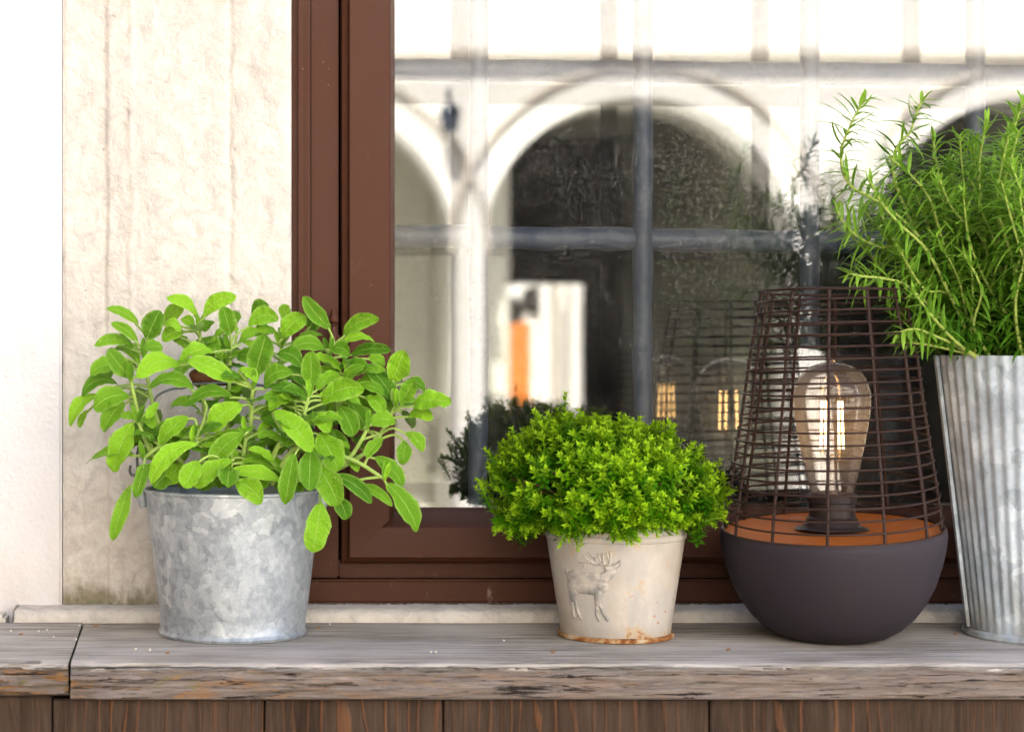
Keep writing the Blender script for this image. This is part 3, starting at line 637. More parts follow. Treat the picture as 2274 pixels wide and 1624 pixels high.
# hand-read leaves: base x,y, tip x,y, width (all in a zoomed crop), depth (cm, negative = towards the viewer), bulge
LV = [(790,225,625,120,66,1,.1),(820,225,995,110,84,0,.12),(475,265,300,180,56,1,.08),(515,350,590,190,112,0,.0),(605,250,715,165,80,3,.05),(470,360,328,255,54,0,.08),(445,385,238,375,64,1,.1),
(965,325,925,170,92,-1,0),(1000,260,985,190,60,2,0),(1060,270,1222,225,96,1,.12),(1080,210,1170,158,78,3,.1),(1240,340,1365,215,108,-1,.08),(1095,545,1155,320,122,-5,.0),(1275,240,1235,160,72,3,0),
(1500,290,1355,115,82,-1,-.06),(1565,330,1760,230,82,0,.1),(1550,380,1735,355,60,0,.12),(1600,430,1825,400,66,1,.06),(1385,290,1440,205,90,2,0),(1395,605,1395,408,100,-5,0),(1830,580,1895,402,116,-1,0),
(1880,695,1955,555,90,-3,0),(1935,700,2148,685,118,-2,.08),(1915,755,2050,765,78,-1,.1),(1845,675,1690,480,108,-1,.05),(1560,590,1685,485,66,-2,.08),(1450,690,1680,605,112,-5,.12),(1640,590,1790,640,60,-2,.08),
(435,550,310,400,92,-3,-.03),(370,495,215,530,96,-1,.12),(370,590,170,645,76,0,.2),(270,640,110,812,78,0,.16),(200,720,155,815,38,1,.08),(430,650,235,715,118,-3,.12),(400,680,290,840,98,-2,.08),
(440,785,340,1052,126,-4,.06),(605,390,500,395,76,-4,.05),(695,480,460,540,104,-4,.14),(775,610,530,600,96,-5,.12),(995,575,740,455,96,-6,.05),(872,410,700,460,96,-4,.12),(985,650,730,700,78,-5,.12),
(1030,690,850,835,122,-6,.1),(740,755,590,910,106,-5,.08),(1045,845,860,1020,104,-7.5,.1),(790,900,540,1115,94,-7,.14),(1195,725,1400,945,112,-7.5,.06),(1305,520,1145,590,96,-5,.16),(1380,750,1500,840,84,-6,.12),
(1545,700,1625,860,104,-4,.08),(1440,840,1545,1045,134,-6,.05),(1600,680,1695,825,96,-2,.06),(1705,800,1850,785,92,-3,.1),(1690,650,1790,740,80,-2,.1),(1780,870,1690,972,66,-5,0),(1905,840,1995,945,74,-3,.12),
(1900,885,1890,1015,74,-3,.06),(1735,970,1890,1130,90,-4.5,.06),(1795,1110,1965,1370,116,-5.5,.08),(1305,950,1260,1227,92,-9,.0),(1395,930,1385,1152,112,-8.5,.0),(1430,1020,1545,1232,128,-8.6,.08),
(1530,1180,1590,1305,80,-7.5,.1),(1500,1070,1722,1218,74,-6,.1),(1630,1130,1832,1235,52,-5.5,.08),(1450,1210,1405,1482,124,-9,.0),(1245,1110,940,1070,78,-8,.06),(990,1105,1135,1215,108,-9.3,.12),
(975,985,775,1135,92,-8,.06),(790,990,720,1138,106,-8,0),(505,1010,460,1192,68,-7,-.05),(430,1120,335,1418,74,-5,.04),(450,850,600,950,70,-1,.1),(580,680,518,770,50,-5,0),(460,770,378,755,44,-4,.1),
(1285,705,1140,655,72,-5,.1),(1190,850,1120,910,42,-5,0),(1250,880,1255,940,40,-5,0),(1010,500,1110,572,60,-5.5,.1),(700,235,775,270,56,1,.1),(720,300,600,350,80,2,.1),(650,330,740,400,70,3,.1),
(850,420,935,375,80,1,.1),(1000,430,1095,470,88,0,.12),(950,480,870,410,86,0,.05),(1210,300,1080,325,80,2,.1),(1475,400,1290,395,82,-1,.12),(1215,420,1345,480,96,-3,.14),(1500,400,1605,430,82,-3,.14),
(1700,440,1790,490,66,0,.1),(1900,570,2008,620,66,0,.14),(1630,690,1780,720,92,0,.1),(1200,1010,1060,930,50,-7,.1),(600,260,700,300,56,1,.14),(880,250,820,300,50,0,.1),(1010,580,960,720,84,0,0),
(870,640,760,560,70,2,.1),(1120,740,1290,850,92,-2,.1),(560,870,470,900,70,1,.1),(650,800,560,850,84,1,0),(1510,820,1560,980,100,-2,.05),(1590,980,1650,1050,50,-3,.1),(330,480,310,560,50,1,.1)]
tips = [(430,560,-3),(500,430,0),(800,300,1),(965,400,0),(1085,600,-5),(1240,380,1),(1385,640,-5),(1500,420,0),(1600,520,-1),(1850,700,-2),(1700,820,-4),(470,780,-4),(1790,1090,-5),(760,900,-6),(1050,850,-6),(1350,900,-7),(1440,1000,-7),(960,1060,-7.5),(500,980,-5),(880,520,1)]
roots = {}
allstem = []
for (tx, ty, Y) in tips:
    rx = 950 + (tx - 950) * .42 + rnd.uniform(-40, 40); ry = 1130
    T = S4(tx, ty, Y / 100); B = S4(rx, ry, max(-.05, min(.03, Y / 150)) + rnd.uniform(-.01, .01))
    if ty > 880: B = S4(rx, 1120, Y / 140); mid = B.lerp(T, .5) + Vector((0, 0, .022))
    else: mid = B.lerp(T, .5) + Vector(((T.x - B.x) * .18, 0, -.006))
    pts = catmull([B, mid, T], 8); allstem.append(pts)
    MB().tube(pts, [.0026 - .0011 * k / (len(pts) - 1) for k in range(len(pts))], 8).build('stem', M['stem'], sage)
def nearest(P):
    best = None; bd = 9
    for st in allstem:
        for q in st[3:]:
            v = P - q; d = v.length + max(0, q.z - P.z + .004) * 1.2
            if d < bd: bd = d; best = q
    return best
cnt = 0
def add_leaf(P0, P1, wd, bulge, nrm, fold, seed, pet=True, twist=0.0):
    m = leaf_mb(P0, P1, wd, bulge, nrm, fold, seed, twist)
    lf = m.build('leaf', M['sage'], sage, 'all')
    if pet:
        q = nearest(Vector(P0)); d = (Vector(P0) - q).length
        if .002 < d:
            ax = (Vector(P1) - Vector(P0)).normalized(); c1 = Vector(P0) - ax * d * .35
            if d > .06: q = Vector(P0).lerp(q, .75)
            mm = MB(); mm.tube(catmull([q, c1.lerp(q, .35), Vector(P0) + ax * .004], 5), [.0013 - .0003 * k / 10 for k in range(11)], 6)
            mm.build('petiole', M['stem'], lf)
    return lf
for i, (bx, by, tx, ty, wd, Y, bl) in enumerate(LV):
    P0 = S4(bx, by, Y / 100 + rnd.uniform(0, .006)); P1 = S4(tx, ty, Y / 100 - rnd.uniform(-.004, .012))
    side = 1 if tx > bx else -1
    nr = (rnd.uniform(-.25, .25), -1, rnd.uniform(.25, .8))
    add_leaf(P0, P1, wd * .4149 * .0004 * 1.08, bl * 1.3 + rnd.uniform(-.02, .03), nr, rnd.uniform(.10, .30), i * 1.7, True, rnd.uniform(-.8, .8))
# young tip leaves, small and upright
for (tx, ty, Y) in tips:
    for k in range(2):
        a = rnd.uniform(-.6, .6); P = S4(tx, ty, Y / 100 - .003)
        P1 = P + Vector((math.sin(a) * .013, rnd.uniform(-.006, .006), math.cos(a) * .016)); add_leaf(P - Vector((0, 0, .002)), P1, .0050, 0, (rnd.uniform(-.6, .6), -1, .2), .4, k + tx, False)
# inner and rear leaves
LOWL = [(560,1010,470,1110),(640,1050,560,1140),(700,1000,650,1120),(860,1080,800,1150),(930,1120,860,1090),(1150,1060,1120,1140),(1200,1120,1260,1090),(1260,1040,1220,1120),(1340,1100,1280,1150),(600,960,660,1080),(720,900,690,1000),(880,930,930,1050),(1010,960,1050,1080),(1120,960,1200,1060),(1330,1000,1400,1110),(520,900,560,990),(1450,1060,1500,1150),(660,840,720,900),(900,860,960,900),(1180,880,1240,960)]
for k, (bx, by, tx, ty) in enumerate(LOWL):
    Y = -.062 + .02 * rnd.random() + (.02 if by < 980 else 0)
    add_leaf(S4(bx, by, Y + .01), S4(tx, ty, Y), rnd.uniform(.014, .020), rnd.uniform(.02, .1), (rnd.uniform(-.4, .4), -1, rnd.uniform(0, .5)), .2, k * 3.3)
for k in range(150):
    u = rnd.random(); st = rnd.choice(allstem[:6] + allstem[6:10] * 2 + allstem[13:]); q = st[rnd.randint(6, len(st) - 1)]
    a = rnd.uniform(0, 2 * math.pi); el = rnd.uniform(-.35, .7); d = Vector((math.cos(a) * math.cos(el), math.sin(a) * math.cos(el) * .8 + .25, math.sin(el)))
    P0 = q + d * rnd.uniform(.006, .014); L = rnd.uniform(.030, .048)
    P1 = P0 + d * L - Vector((0, 0, .006))
    if P1.y > .085 or (P0 - q).length > .05: P1.y = .08
    if P1.z < .118: P1.z = .122
    top = at(0, 690 + 40 * abs((P1.x - BC.x) / .12) ** 2, 0).z
    if P1.z > top: P1.z = top - .008
    add_leaf(P0, P1, L * rnd.uniform(.36, .46), rnd.uniform(.04, .14), (rnd.uniform(-.4, .4), -.6, 1.0), rnd.uniform(.1, .3), k * 2.3, True, rnd.uniform(-.3, .3))

# ------------------------------------------------------------ cream pot with stag
TC = Vector(((1366 - 607) * 1.667 / F, -.013, 0)); TS = 1.667 / F
pot = thing('flower_pot', 'cream painted tin flower pot with embossed stag and rusty base', 'pot', TC)
r0, r1 = 121 * TS, 151 * TS; zb = .0893
MB().lathe([(r0 - .001, .002), (r0 + .0008, 0), (r0 + .0024, .0008), (r0 + .0027, .0022), (r0 + .0020, .0038), (r0 + .0002, .0046)], 128, (TC.x, TC.y)).build('base_rim', M['rust'], pot)
prof = [(0, .002), (r0 - .001, .002), (r0, .0044)]
for k in range(1, 8): prof.append((r0 + (r1 - r0) * k / 7 - .0004, .0046 + (zb - .0062 - .0046) * k / 7))
for k in range(7): t = math.pi * k / 6; prof.append((r1 + .0016 * math.sin(t), zb - .003 * math.cos(t)))
prof += [(r1 - .0002, zb + .004), (r1 + .0002, zb + .0125), (r1 + .0012, zb + .0135), (r1 + .0006, zb + .0148), (r1 - .0015, zb + .0135), (r1 - .004, .085)]
MB().lathe(prof, 128, (TC.x, TC.y), lambda a, r, z: .0005 * math.sin(2 * a + .5) * (z > .02) + .0003 * math.sin(5 * a + 1) * (z > .01)).build('body', M['cream'], pot)
MB().lathe([(.0, .094), (r1 - .002, .092)], 40, (TC.x, TC.y)).build('soil', M['soil'], pot)
MB().lathe([(r1 - .0035, .09), (r1 - .0030, zb + .0165), (r1 - .0050, zb + .0170), (r1 - .0052, .09)], 64, (TC.x, TC.y)).build('inner_pot', M['blue'], pot)
caps = [(450,790,720,810,85,85),(450,880,660,890,80,78),(735,840,760,870,85,70),(780,780,875,690,62,44),(830,650,900,640,36,34),(900,640,975,600,30,13),(935,600,972,560,9,5),(440,950,432,1060,50,30),(418,1090,440,1280,15,12),
        (455,1070,475,1180,17,13),(475,1180,522,1283,13,13),(725,950,720,1085,44,28),(708,1110,700,1200,15,12),(700,1200,728,1283,12,12),(742,1100,775,1190,15,12),(775,1190,828,1270,12,13),(350,680,345,760,9,7),
        (800,600,680,615,11,12),(680,615,640,575,12,11),(640,580,580,600,11,10),(580,600,500,600,10,8),(640,590,540,510,10,7),(690,550,610,470,10,7),(745,560,715,480,9,6),(790,590,770,480,10,6),(845,610,866,540,12,10),(866,540,862,445,9,6),(850,560,820,465,8,5),(575,605,550,668,9,7)]
def hgt(px, py):
    h = 0
    for x0, y0, x1, y1, ra, rb in caps:
        dx, dy = x1 - x0, y1 - y0; t = max(0, min(1, ((px - x0) * dx + (py - y0) * dy) / (dx * dx + dy * dy + 1e-9)))
        r_ = ra + (rb - ra) * t; d = math.hypot(px - x0 - dx * t, py - y0 - dy * t) / (r_ * 1.12)
        if d < 1: h = max(h, math.sqrt(1 - d * d) ** .7 * min(1, (r_ / 42) ** .45))
    return h
nx_, nz_ = 200, 260; vs = []; hs = []; view = math.atan2(-(TC.y - CAMY), -TC.x)
for k in range(nz_ + 1):
    py = 420 + (1300 - 420) * k / nz_
    for i in range(nx_ + 1):
        px = 320 + (1000 - 320) * i / nx_
        X_ = ((2150 + px / 2.953) / 1.802 - 1366) * TS; z = CAMZ - ((2050 + py / 2.953) / 1.802 - 760) * 1.615 / F
        rr = r0 + (r1 - r0) * (z - .0046) / (zb - .0108); ang = view + math.asin(max(-1, min(1, X_ * .97 / rr)))
        h = hgt(px, py); hs.append(h); rad = rr - .0006 + .0005 * math.sin(2 * ang + .5) + .0026 * h
        vs.append((TC.x + rad * math.cos(ang), TC.y + rad * math.sin(ang), z))
W = nx_ + 1; fs = []
for k in range(nz_):
    for i in range(nx_):
        q = (k * W + i, (k + 1) * W + i, (k + 1) * W + i + 1, k * W + i + 1)
        if max(hs[j] for j in q) > .02: fs.append(q)
used = sorted({j for f in fs for j in f}); rm = {j: n_ for n_, j in enumerate(used)}
MB().add([vs[j] for j in used], [tuple(rm[j] for j in f) for f in fs]).build('stag_relief', M['stag'], pot, 'all')

# ------------------------------------------------------------ thyme
thy = thing('thyme_plant', 'dense round bush of tiny bright green leaves spilling over the cream pot', 'plant', (TC.x, TC.y, .094))
def sprig(seed, L=.020, nodes=7):
    r_ = random.Random(seed); m = MB(); bendx, bendy = r_.uniform(-.25, .25), r_.uniform(-.25, .25)
    def pt(t): return Vector((bendx * L * t * t, bendy * L * t * t, L * t))
    m.tube([pt(k / 4) for k in range(5)], [.0006, .0006, .0005, .0005, .0003], 3, cap=False, v0=.2, v1=.8)
    for k in range(nodes):
        t = (k + .6) / nodes; P = pt(t); n_lf = 4 if k < nodes - 1 else 5
        for j in range(n_lf):
            a = (k % 2) * math.pi / 4 + j * 2 * math.pi / n_lf + r_.uniform(-.2, .2); el = .15 + 1.0 * t ** 2 + r_.uniform(-.15, .15)
            ll = (.0068 if t < .8 else .0056) * r_.uniform(.8, 1.1) * (1 - .15 * t); d = Vector((math.cos(a) * math.cos(el), math.sin(a) * math.cos(el), math.sin(el)))
            s_ = Vector((-math.sin(a), math.cos(a), 0)); n_ = d.cross(s_); n_ = n_ if n_.z > 0 else -n_; wd = ll * .20
            q = P + d * ll * .5; u = r_.random() * .5
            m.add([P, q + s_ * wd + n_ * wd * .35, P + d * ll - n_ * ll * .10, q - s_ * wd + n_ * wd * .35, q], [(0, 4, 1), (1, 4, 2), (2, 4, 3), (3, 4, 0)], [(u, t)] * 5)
    return m
variants = [sprig(k, rnd.uniform(.018, .025), 7) for k in range(8)]
vmesh = [v.mesh('sprig', M['thyme'], Vector((0, 0, 0)), False) for v in variants]
cD = (1345, 1075)
sil = [(1068,1062),(1078,1125),(1105,1180),(1180,1165),(1275,1190),(1400,1195),(1510,1172),(1590,1152),(1616,1092),(1592,1040),(1545,1000),(1495,958),(1430,942),(1370,934),(1310,932),(1262,905),(1215,922),(1170,950),(1110,990),(1080,1030)]
pol = sorted((math.atan2(-(y - cD[1]), x - cD[0]), math.hypot(x - cD[0], y - cD[1])) for x, y in sil)
def rad_at(a):
    p = [(pol[-1][0] - 2 * math.pi, pol[-1][1])] + pol + [(pol[0][0] + 2 * math.pi, pol[0][1])]
    for (a0, q0), (a1, q1) in zip(p, p[1:]):
        if a0 <= a <= a1: return q0 + (q1 - q0) * (a - a0) / max(1e-6, a1 - a0)
    return 200
CC = at(cD[0], cD[1], TC.y)
pl = []; stuffs = []
def place(dx, dy, dz, lay):
    a = math.atan2(dz, dx); pr = math.hypot(dx, dz); Rr = rad_at(a) * TS - .004
    l = 1 + .13 * noise.noise(Vector((dx * 3, dy * 3, dz * 3)) * 1.3 + Vector((3, 1, 2))) - .03
    ry = .094 if dy > 0 else .088
    P = CC + Vector((dx / max(pr, 1e-6) * Rr * pr, dy * ry, dz / max(pr, 1e-6) * Rr * pr)) * lay * l
    D = Vector((dx * .9, dy, dz * .7 + .55 + rnd.uniform(-.1, .2))) + Vector((rnd.gauss(0, .25), rnd.gauss(0, .25), rnd.gauss(0, .18)))
    return P, D.normalized()
k = 0
while len(stuffs) < 1280:
    v = Vector((rnd.gauss(0, 1), rnd.gauss(0, 1), rnd.gauss(0, 1))).normalized()
    if v.z < -.75: continue
    lay = 1.0 if rnd.random() < .66 else rnd.uniform(.62, .92)
    P, D = place(v.x, v.y, v.z, lay)
    if P.z < .088 and math.hypot(P.x - TC.x, P.y - TC.y) < r1 + .004: continue
    if P.z < .084: continue
    sc = rnd.uniform(1.0, 1.45); P0 = P - D * .018 * sc
    stuffs.append((P0, D, sc, rnd.uniform(0, 6.3), lay))
for (x0, y0) in ((1255, 925), (1262, 935), (1372, 955), (1425, 965), (1485, 975), (1492, 985), (1540, 1018), (1580, 1055), (1205, 950), (1300, 950), (1150, 975), (1340, 958), (1600, 1085), (1100, 1010), (1592, 1130), (1078, 1100)):
    A = at(x0 + (1345 - x0) * .04, y0 + 22, TC.y + rnd.uniform(-.03, .02)); D = Vector(((x0 - 1345) / 500 + rnd.uniform(-.2, .2), rnd.uniform(-.2, .1), 1)).normalized()
    for jj in range(2): stuffs.append((A + Vector((rnd.uniform(-.002, .002), 0, rnd.uniform(-.008, 0))), D, rnd.uniform(1.0, 1.35), rnd.uniform(0, 6), 1.2))
# trailing sprigs hanging over the rim
for (x0, y0, x1, y1) in ((1265,1165,1275,1205),(1290,1160,1300,1185),(1360,1150,1368,1185),(1368,1170,1385,1212),(1378,1180,1400,1200),(1240,1160,1250,1185),(1110,1160,1105,1180),(1130,1165,1112,1182),(1150,1160,1160,1175),(1440,1155,1455,1182),(1470,1150,1490,1178),(1500,1140,1512,1170),(1555,1140,1575,1160),(1420,1150,1430,1172),(1215,1150,1220,1172),(1180,1160,1170,1176)):
    Yf = -math.sqrt(max(0, (r1 + .006) ** 2 - min((r1 + .004) ** 2, ((x0 - 1366) * TS) ** 2))) + TC.y - .004
    A = at(x0, y0 - 4, Yf - .003); B_ = at(x1, y1 + 5, Yf - .008)
    for jj in range(4): stuffs.append((A + Vector((rnd.uniform(-.005, .005), rnd.uniform(-.004, 0), rnd.uniform(-.002, .006))), ((B_ - A).normalized() + Vector((rnd.uniform(-.35, .35), -.25, rnd.uniform(-.1, .5)))).normalized(), max(.75, (B_ - A).length / .019), rnd.uniform(0, 6), 1.5))
    stuffs.append((A + Vector((.004, -.002, .006)), ((B_ - A).normalized() + Vector((.4, 0, .3))).normalized(), .9, 2.0, 1.5))
stuffs.sort(key=lambda q: -(q[4] * 1.0 - q[0].y * 4 + (.5 if q[4] == 1.5 else 0) + .12 * rnd.random()))
def xf(P, D, sc, sp): return Matrix.Translation(P) @ D.to_track_quat('Z', 'X').to_matrix().to_4x4() @ Matrix.Rotation(sp, 4, 'Z') @ Matrix.Scale(sc, 4)
ol = Vector(thy.location); mass = MB()
for i, (P, D, sc, sp, lay) in enumerate(stuffs):
    vi = rnd.randrange(8)
    if i < 290:
        o = bpy.data.objects.new('sprig', vmesh[vi]); C.objects.link(o); o.parent = thy
        o.matrix_local = Matrix.Translation(-ol) @ xf(P, D, sc, sp)
    else:
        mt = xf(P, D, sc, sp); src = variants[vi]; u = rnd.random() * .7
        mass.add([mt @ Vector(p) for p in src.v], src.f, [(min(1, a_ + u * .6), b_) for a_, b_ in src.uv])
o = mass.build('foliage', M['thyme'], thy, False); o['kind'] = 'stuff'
b = MB()
for k in range(60):
    v = Vector((rnd.gauss(0, 1), rnd.gauss(0, 1), abs(rnd.gauss(0, .7)) - .2)).normalized(); P, D = place(v.x, v.y, v.z, .85)
    A = Vector((TC.x + v.x * .03, TC.y + v.y * .03, .094)); b.tube(catmull([A, A.lerp(P, .5) + Vector((0, 0, .01)), P], 4), .0008, 4)
b.build('stems', M['twig'], thy)['kind'] = 'stuff'

# ------------------------------------------------------------ cage lamp
LY = -.032; LC = Vector(((1847 - 607) * (LY - CAMY) / F, LY, 0)); LS = (LY - CAMY) / F
lamp = thing('table_lamp', 'dark cage lamp with aubergine grey bowl base and lit filament bulb', 'lamp', LC)
def LZ(py): return CAMZ - (py - 760) * LS
dirv = Vector((LC.x, LC.y - CAMY, 0)).normalized()          # the lamp's back
sidev = Vector((dirv.y, -dirv.x, 0))
def slant(h):                                                # the hand-bent wires fan out a little towards the front
    t = (760 - (CAMZ - h) / LS * 0 - (760 + (CAMZ - h) / LS)) ; row = 760 + (CAMZ - h) / LS
    return (row - 760) * .00019
def lring(r_, z, wob=0.0, n_=72, ph=0.0):
    pts = []; k_ = slant(z)
    for i in range(n_):
        a = 2 * math.pi * i / n_; v = dirv * math.cos(a) + sidev * math.sin(a)
        pts.append(Vector((LC.x, LC.y, z + v.dot(dirv) * r_ * k_ + v.dot(sidev) * r_ * .022 * (z < .3) + wob * math.sin(a + ph) )) + v * r_)
    return pts
rowr = [(650,153),(665,155),(740,168),(811,181),(883,190),(934,197),(1010,208),(1091,221),(1170,231),(1200,233)]
def rr_(row):
    for (a0, q0), (a1, q1) in zip(rowr, rowr[1:]):
        if row <= a1: return (q0 + (q1 - q0) * (row - a0) / (a1 - a0)) * LS
    return 233 * LS
# bowl
bp = [(0, 1430), (60, 1430), (88, 1428), (118, 1420), (148, 1403), (176, 1376), (200, 1342), (219, 1303), (232, 1262), (240, 1225), (243, 1200), (242, 1187), (239, 1183), (236, 1184), (234, 1190)]
z0b = LZ(1430); n_ = 128; vs = []; fs = []
for r_, row in bp:
    z = LZ(row) - z0b; kk = max(0, min(1, (1430 - row) / 245)) ** 2
    for i in range(n_):
        a = 2 * math.pi * i / n_; v = dirv * math.cos(a) + sidev * math.sin(a); rad_ = r_ * LS
        vs.append(Vector((LC.x, LC.y, z + kk * (rad_ * math.cos(a) * slant(LZ(1185)) + rad_ * math.sin(a) * .022))) + v * rad_)
for k in range(len(bp) - 1):
    for i in range(n_): j = (i + 1) % n_; fs.append((k * n_ + i, (k + 1) * n_ + i, (k + 1) * n_ + j, k * n_ + j))
MB().add(vs, fs).build('bowl', M['bowl'], lamp)
z0s = -z0b
pts = lring(235 * LS, LZ(1187) + z0s, n_=96); b = MB(); b.add(pts, [tuple(range(96))]); b.build('top_plate', M['copper'], lamp, False)
b = MB(); b.tube(lring(236 * LS, LZ(1184) + z0s, n_=96), .0016, 8, True); b.build('rim_ring', M['wire'], lamp)
rows = [660, 681, 705] + [705 + 25.3 * k for k in range(1, 19)]
for k, row in enumerate(rows):
    b = MB(); b.tube(lring(rr_(row) + .0010, LZ(row) + z0s, rnd.uniform(-.0003, .0003), ph=rnd.uniform(0, 6)), .0012 if k == 0 else .0009, 8, True); b.build('ring_wire', M['wire'], lamp)
for k in range(12):
    a = 2 * math.pi * k / 12 + .04; v = dirv * math.cos(a) + sidev * math.sin(a); pts = []
    for j in range(14):
        row = 657 + (1190 - 657) * j / 13; r_ = rr_(row) - .0008; z = LZ(row) + z0s
        pts.append(Vector((LC.x, LC.y, z + r_ * math.cos(a) * slant(z) + r_ * math.sin(a) * .022)) + v * r_)
    b = MB(); b.tube(pts, .0014, 8); b.build('upright_wire', M['wire'], lamp)
def lz(row): return LZ(row) + z0s
tl = slant(LZ(1187))
b = MB(); b.lathe([(.0, lz(1186) + .0006), (80 * LS, lz(1187) + .0004), (76 * LS, lz(1186) + .0015), (62 * LS, lz(1178)), (55 * LS, lz(1166)), (56 * LS, lz(1163)), (50 * LS, lz(1158)), (49 * LS, lz(1128)), (53 * LS, lz(1126)), (53 * LS, lz(1110)), (49 * LS, lz(1106)), (42 * LS, lz(1106)), (0, lz(1112))], 64, (LC.x, LC.y), lambda a, r, z: .0004 * math.sin(64 * a) * (lz(1127) < z < lz(1109)) * (r > 50 * LS))
b.build('socket', M['socket'], lamp)
bu = [(44, 1112), (47, 1100), (53, 1075), (60, 1045), (68, 1008), (76, 965), (81, 928), (83, 898), (80, 874), (71, 850), (55, 832), (34, 821), (12, 816), (5, 812), (0, 808)]
bpt = catmull([Vector((r_, row, 0)) for r_, row in bu], 4)
b = MB(); b.lathe([(max(0, p.x) * LS, lz(p.y)) for p in bpt], 64, (LC.x, LC.y)); bulb = b.build('bulb', M['bulb'], lamp, 'all')
b = MB(); b.lathe([(16 * LS, lz(1110)), (13 * LS, lz(1080)), (7 * LS, lz(1060)), (5 * LS, lz(1030)), (6 * LS, lz(1024)), (0, lz(1018))], 24, (LC.x, LC.y)); b.build('glass_stem', M['bulb'], bulb)
for k, (ox, oy) in enumerate(((-24, -6), (-14, 10), (15, -8), (24, 6))):
    p = LC + sidev * ox * LS + dirv * oy * LS
    b = MB(); b.tube([(p.x, p.y, lz(1008)), (p.x + (LC.x - p.x) * .12, p.y, lz(903))], .0009, 8); b.build('filament', M['filament'], bulb)
for s_ in (-1, 1):
    p = LC + sidev * s_ * 17 * LS
    b = MB(); b.tube(catmull([(LC.x, LC.y, lz(1030)), (p.x, p.y, lz(1018)), (p.x, p.y, lz(1008))], 4), .0004, 5); b.tube(catmull([(p.x, p.y, lz(903)), (p.x, p.y, lz(880)), (LC.x, LC.y, lz(868))], 4), .0004, 5)
    b.build('support_wire', M['wirez'], bulb)

# ------------------------------------------------------------ corrugated planter
PY = -.012; PS = (PY - CAMY) / F; PC = Vector(((2318 - 607) * PS, PY, 0))
pln = thing('corrugated_planter', 'tall tapered corrugated zinc planter at the right edge', 'planter', PC)
R0, R1 = 166 * PS, 235 * PS; HZ = CAMZ - (788 - 760) * PS; NR = 48
va = math.atan2(CAMY - PC.y, -PC.x)
def wv(a, r, z):
    f = min(1, max(0, (z - .006) / .02)); return math.sin(a * NR) * .00075 * f * (.75 + .25 * z / HZ) + .0006 * math.sin(3 * a + z * 20) * (z > .01)
prof = [(R0 - .002, .004), (R0 - .002, .0062)] + [(R0 - .002 + (R1 - R0) * k / 30, .0062 + (HZ - .0062) * k / 30) for k in range(1, 31)]
MB().lathe(prof + [(R1 - .0035, HZ), (R1 - .005, HZ - .02), (R1 - .03, .12)], NR * 14, (PC.x, PC.y), wv).build('body', M['galv2'], pln)
MB().lathe([(R0 - .004, .0), (R0 + .0018, .0), (R0 + .0030, .0022), (R0 + .0022, .0050), (R0 - .001, .0068), (R0 - .003, .005)], 96, (PC.x, PC.y), closed=True).build('base_rim', M['galv2'], pln)
a_ = va - math.pi / 2 + .34; e0 = Vector((math.cos(a_), math.sin(a_), 0)); tt = Vector((-math.sin(a_), math.cos(a_), 0)); vs = []
for k in range(2):
    r_ = (R0 if k == 0 else R1) + .0002; z = .008 if k == 0 else HZ - .0005
    for u, h in ((-.0035, -.001), (-.0032, .0016), (.0032, .0018), (.0035, -.001)): vs.append(PC + e0 * (r_ + h) + tt * u + Vector((0, 0, z)))
MB().add(vs, [(0, 1, 5, 4), (1, 2, 6, 5), (2, 3, 7, 6)]).build('side_seam', M['galv2'], pln, False)
MB().lathe([(0, HZ - .018), (R1 - .006, HZ - .02)], 40, (PC.x, PC.y)).build('soil', M['soil'], pln)

# ------------------------------------------------------------ rosemary
ros = thing('rosemary_plant', 'tall bushy rosemary with thin curled green leaves in the corrugated planter', 'plant', (PC.x, PC.y, HZ - .018))
BR = [[(1919,222),(1901,251),(1878,302),(1867,336),(1871,381),(1891,415),(1939,442),(1994,480),(2038,524),(2079,586),(2113,658),(2160,790)],
[(2047,222),(2031,261),(2021,292),(2000,316),(1984,347),(1986,400),(2012,470),(2040,530)],
[(1975,350),(2021,388),(2062,439),(2086,514),(2110,600),(2160,760)],[(2130,300),(2137,384),(2147,439),(2168,494),(2190,650),(2210,790)],[(2190,268),(2175,357),(2175,419),(2182,487),(2200,650),(2220,790)],
[(2272,225),(2250,289),(2233,357),(2233,436),(2257,514),(2265,700),(2268,790)],[(2262,290),(2243,357),(2225,420),(2215,520),(2230,700),(2240,790)],
[(1858,468),(1874,497),(1908,528),(1953,548),(1994,552),(2060,620),(2130,740),(2160,790)],[(1882,606),(1915,613),(1973,620),(2020,640),(2090,710),(2150,790)],[(2086,400),(2110,456),(2141,494),(2175,524),(2200,600),(2220,790)],
[(1990,740),(2030,730),(2075,745),(2130,770),(2180,795)],[(2030,650),(2069,702),(2120,757),(2170,795)],[(2000,560),(2050,640),(2103,651),(2141,702),(2199,757),(2220,795)],[(2330,240),(2320,330),(2310,450),(2300,600),(2290,790)],
[(1930,400),(1960,455),(2000,500),(2060,560),(2120,680),(2170,790)],[(2070,300),(2080,370),(2100,450),(2130,560),(2170,700),(2200,790)],[(1960,500),(2010,560),(2070,620),(2130,720),(2180,790)],[(2010,760),(2060,765),(2130,780),(2190,798)]]
branches = []
for i, bp_ in enumerate(BR):
    Y0 = (-.045, -.01, -.055, -.02, -.05, -.03, -.065, -.04, -.07, -.06, -.085, -.09, -.06, -.02, -.075, -.0, -.03, -.07)[i]; n_ = len(bp_)
    branches.append(catmull([at(x, y, Y0 * (1 - .35 * k / (n_ - 1))) for k, (x, y) in enumerate(bp_)], 5))
def env(a):  # reach of the bush by compass-ish angle
    return 1
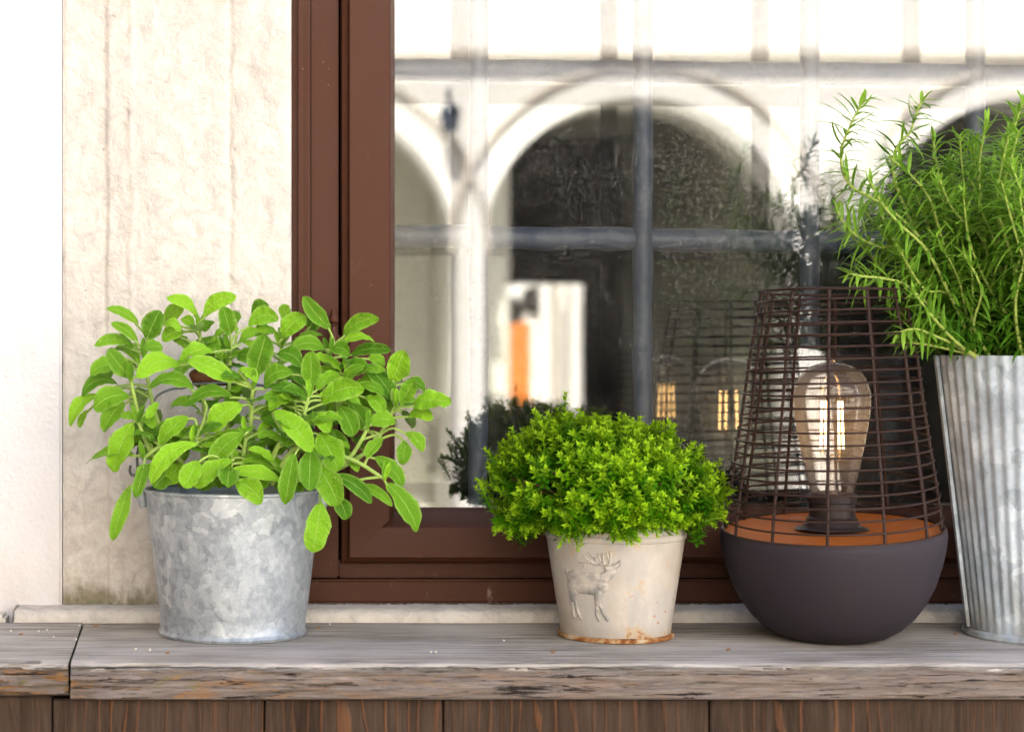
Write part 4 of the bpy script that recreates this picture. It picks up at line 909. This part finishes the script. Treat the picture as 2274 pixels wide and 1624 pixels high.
for k in range(125):
    a = rnd.uniform(0, 2 * math.pi); q = rnd.random() ** .5 * .07; B = Vector((PC.x + math.cos(a) * q, PC.y + math.sin(a) * q, HZ - .018))
    lean = rnd.uniform(.05, .75); L = rnd.uniform(.10, .235) * (1 - .25 * lean); dr = Vector((math.cos(a + rnd.uniform(-.5, .5)) * lean, math.sin(a + rnd.uniform(-.5, .5)) * lean * .6, 1)).normalized()
    T = B + dr * L; T.y = min(T.y, .085); lim = at(2273, 235, 0).z - max(0, (PC.x - T.x)) * .62 - max(0, T.x - PC.x - .02) * .8
    if T.z > lim: T.z = lim
    mid = B.lerp(T, .5) + Vector((dr.x * .02 + rnd.uniform(-.012, .012), dr.y * .01, -.008)); mid.y = min(mid.y, .08)
    m2 = mid.lerp(T, .5) + Vector((rnd.uniform(-.012, .012), rnd.uniform(-.008, .008), 0)); m1 = mid.lerp(B, .5) + Vector((rnd.uniform(-.008, .008), 0, 0))
    branches.append(list(reversed(catmull([B, m1, mid, m2, T], 6))))
needles = []
def needle(P, d, L, wd, curl, up, u, v):
    side = d.cross(up).normalized(); nrm = side.cross(d).normalized(); vs = []; uv = []; n_ = 5
    for k in range(n_ + 1):
        t = k / n_; c = P + d * L * t + (-up) * (curl * L * t * t) ; w_ = wd * (math.sin(math.pi * (.12 + .86 * t)) ** .6) * .5
        vs += [c - side * w_ - nrm * w_ * .35, c + nrm * w_ * .15, c + side * w_ - nrm * w_ * .35]; uv += [(u, v)] * 3
    fs = []
    for k in range(n_):
        q = k * 3; fs += [(q, q + 1, q + 4, q + 3), (q + 1, q + 2, q + 5, q + 4)]
    return vs, fs, uv
for bi, pts in enumerate(branches):
    hand = bi < len(BR); n_ = len(pts)
    brn = MB(); brn.tube(pts, [.0008 + .0009 * k / (n_ - 1) for k in range(n_)], 6); brn.build('branch', M['rstem'], ros)
    tot = sum((pts[k + 1] - pts[k]).length for k in range(n_ - 1)); s_ = 0.001; pair = 0; acc = 0; k = 0
    ang = rnd.uniform(0, 3)
    while s_ < tot * .93:
        while k < n_ - 2 and acc + (pts[k + 1] - pts[k]).length < s_: acc += (pts[k + 1] - pts[k]).length; k += 1
        seg = pts[k + 1] - pts[k]; P = pts[k] + seg.normalized() * (s_ - acc); tdir = -seg.normalized()      # towards the tip
        t = s_ / tot; ang += math.pi / 2 + rnd.uniform(-.25, .25); o_ = tdir.orthogonal().normalized(); q_ = tdir.cross(o_)
        for h in (0, 1):
            a = ang + h * math.pi + rnd.uniform(-.4, .4); rad_ = o_ * math.cos(a) + q_ * math.sin(a); op = .6 + 1.5 * min(1, t * 4)
            d = (tdir + rad_ * op * rnd.uniform(.6, 1.4)).normalized(); L = (.012 + .013 * min(1, s_ / .02)) * rnd.uniform(.7, 1.2)
            up = (Vector((0, 0, 1)) - d * d.z); up = up.normalized() if up.length > .15 else rad_.cross(d).normalized()
            curl = rnd.uniform(.1, 1.0) * (1 if rnd.random() < .85 else -.5)
            if P.y + d.y * L > .094 or (P.z + d.z * L - curl * L * .7 < HZ - .002): continue
            needles.append((needle(P, d, L, .0031 * rnd.uniform(.75, 1.15), curl, up, rnd.random() * (.35 + 1.0 * t), .95 - .6 * t), P, L * math.hypot(d.x, d.z), bi))  # needles darken towards the branch base: inner shade put into their colour
        s_ += (.0030 if t < .15 else .0039) * (1 if hand else 1.1)
def score(q):
    P = q[1]; px = 607 + P.x / (P.y - CAMY) * F
    return -9 if px > 2273 else q[2] * 20 - P.y * 6 + (.35 if q[3] < len(BR) else 0)
needles.sort(key=score, reverse=True); ms = MB()
for i, (g_, P, l_, bi) in enumerate(needles):
    if i < 295: MB().add(*g_).build('leaf', M['ros'], ros, 'all')
    else: ms.add(*g_)
ms.build('foliage', M['ros'], ros, 'all')['kind'] = 'stuff'
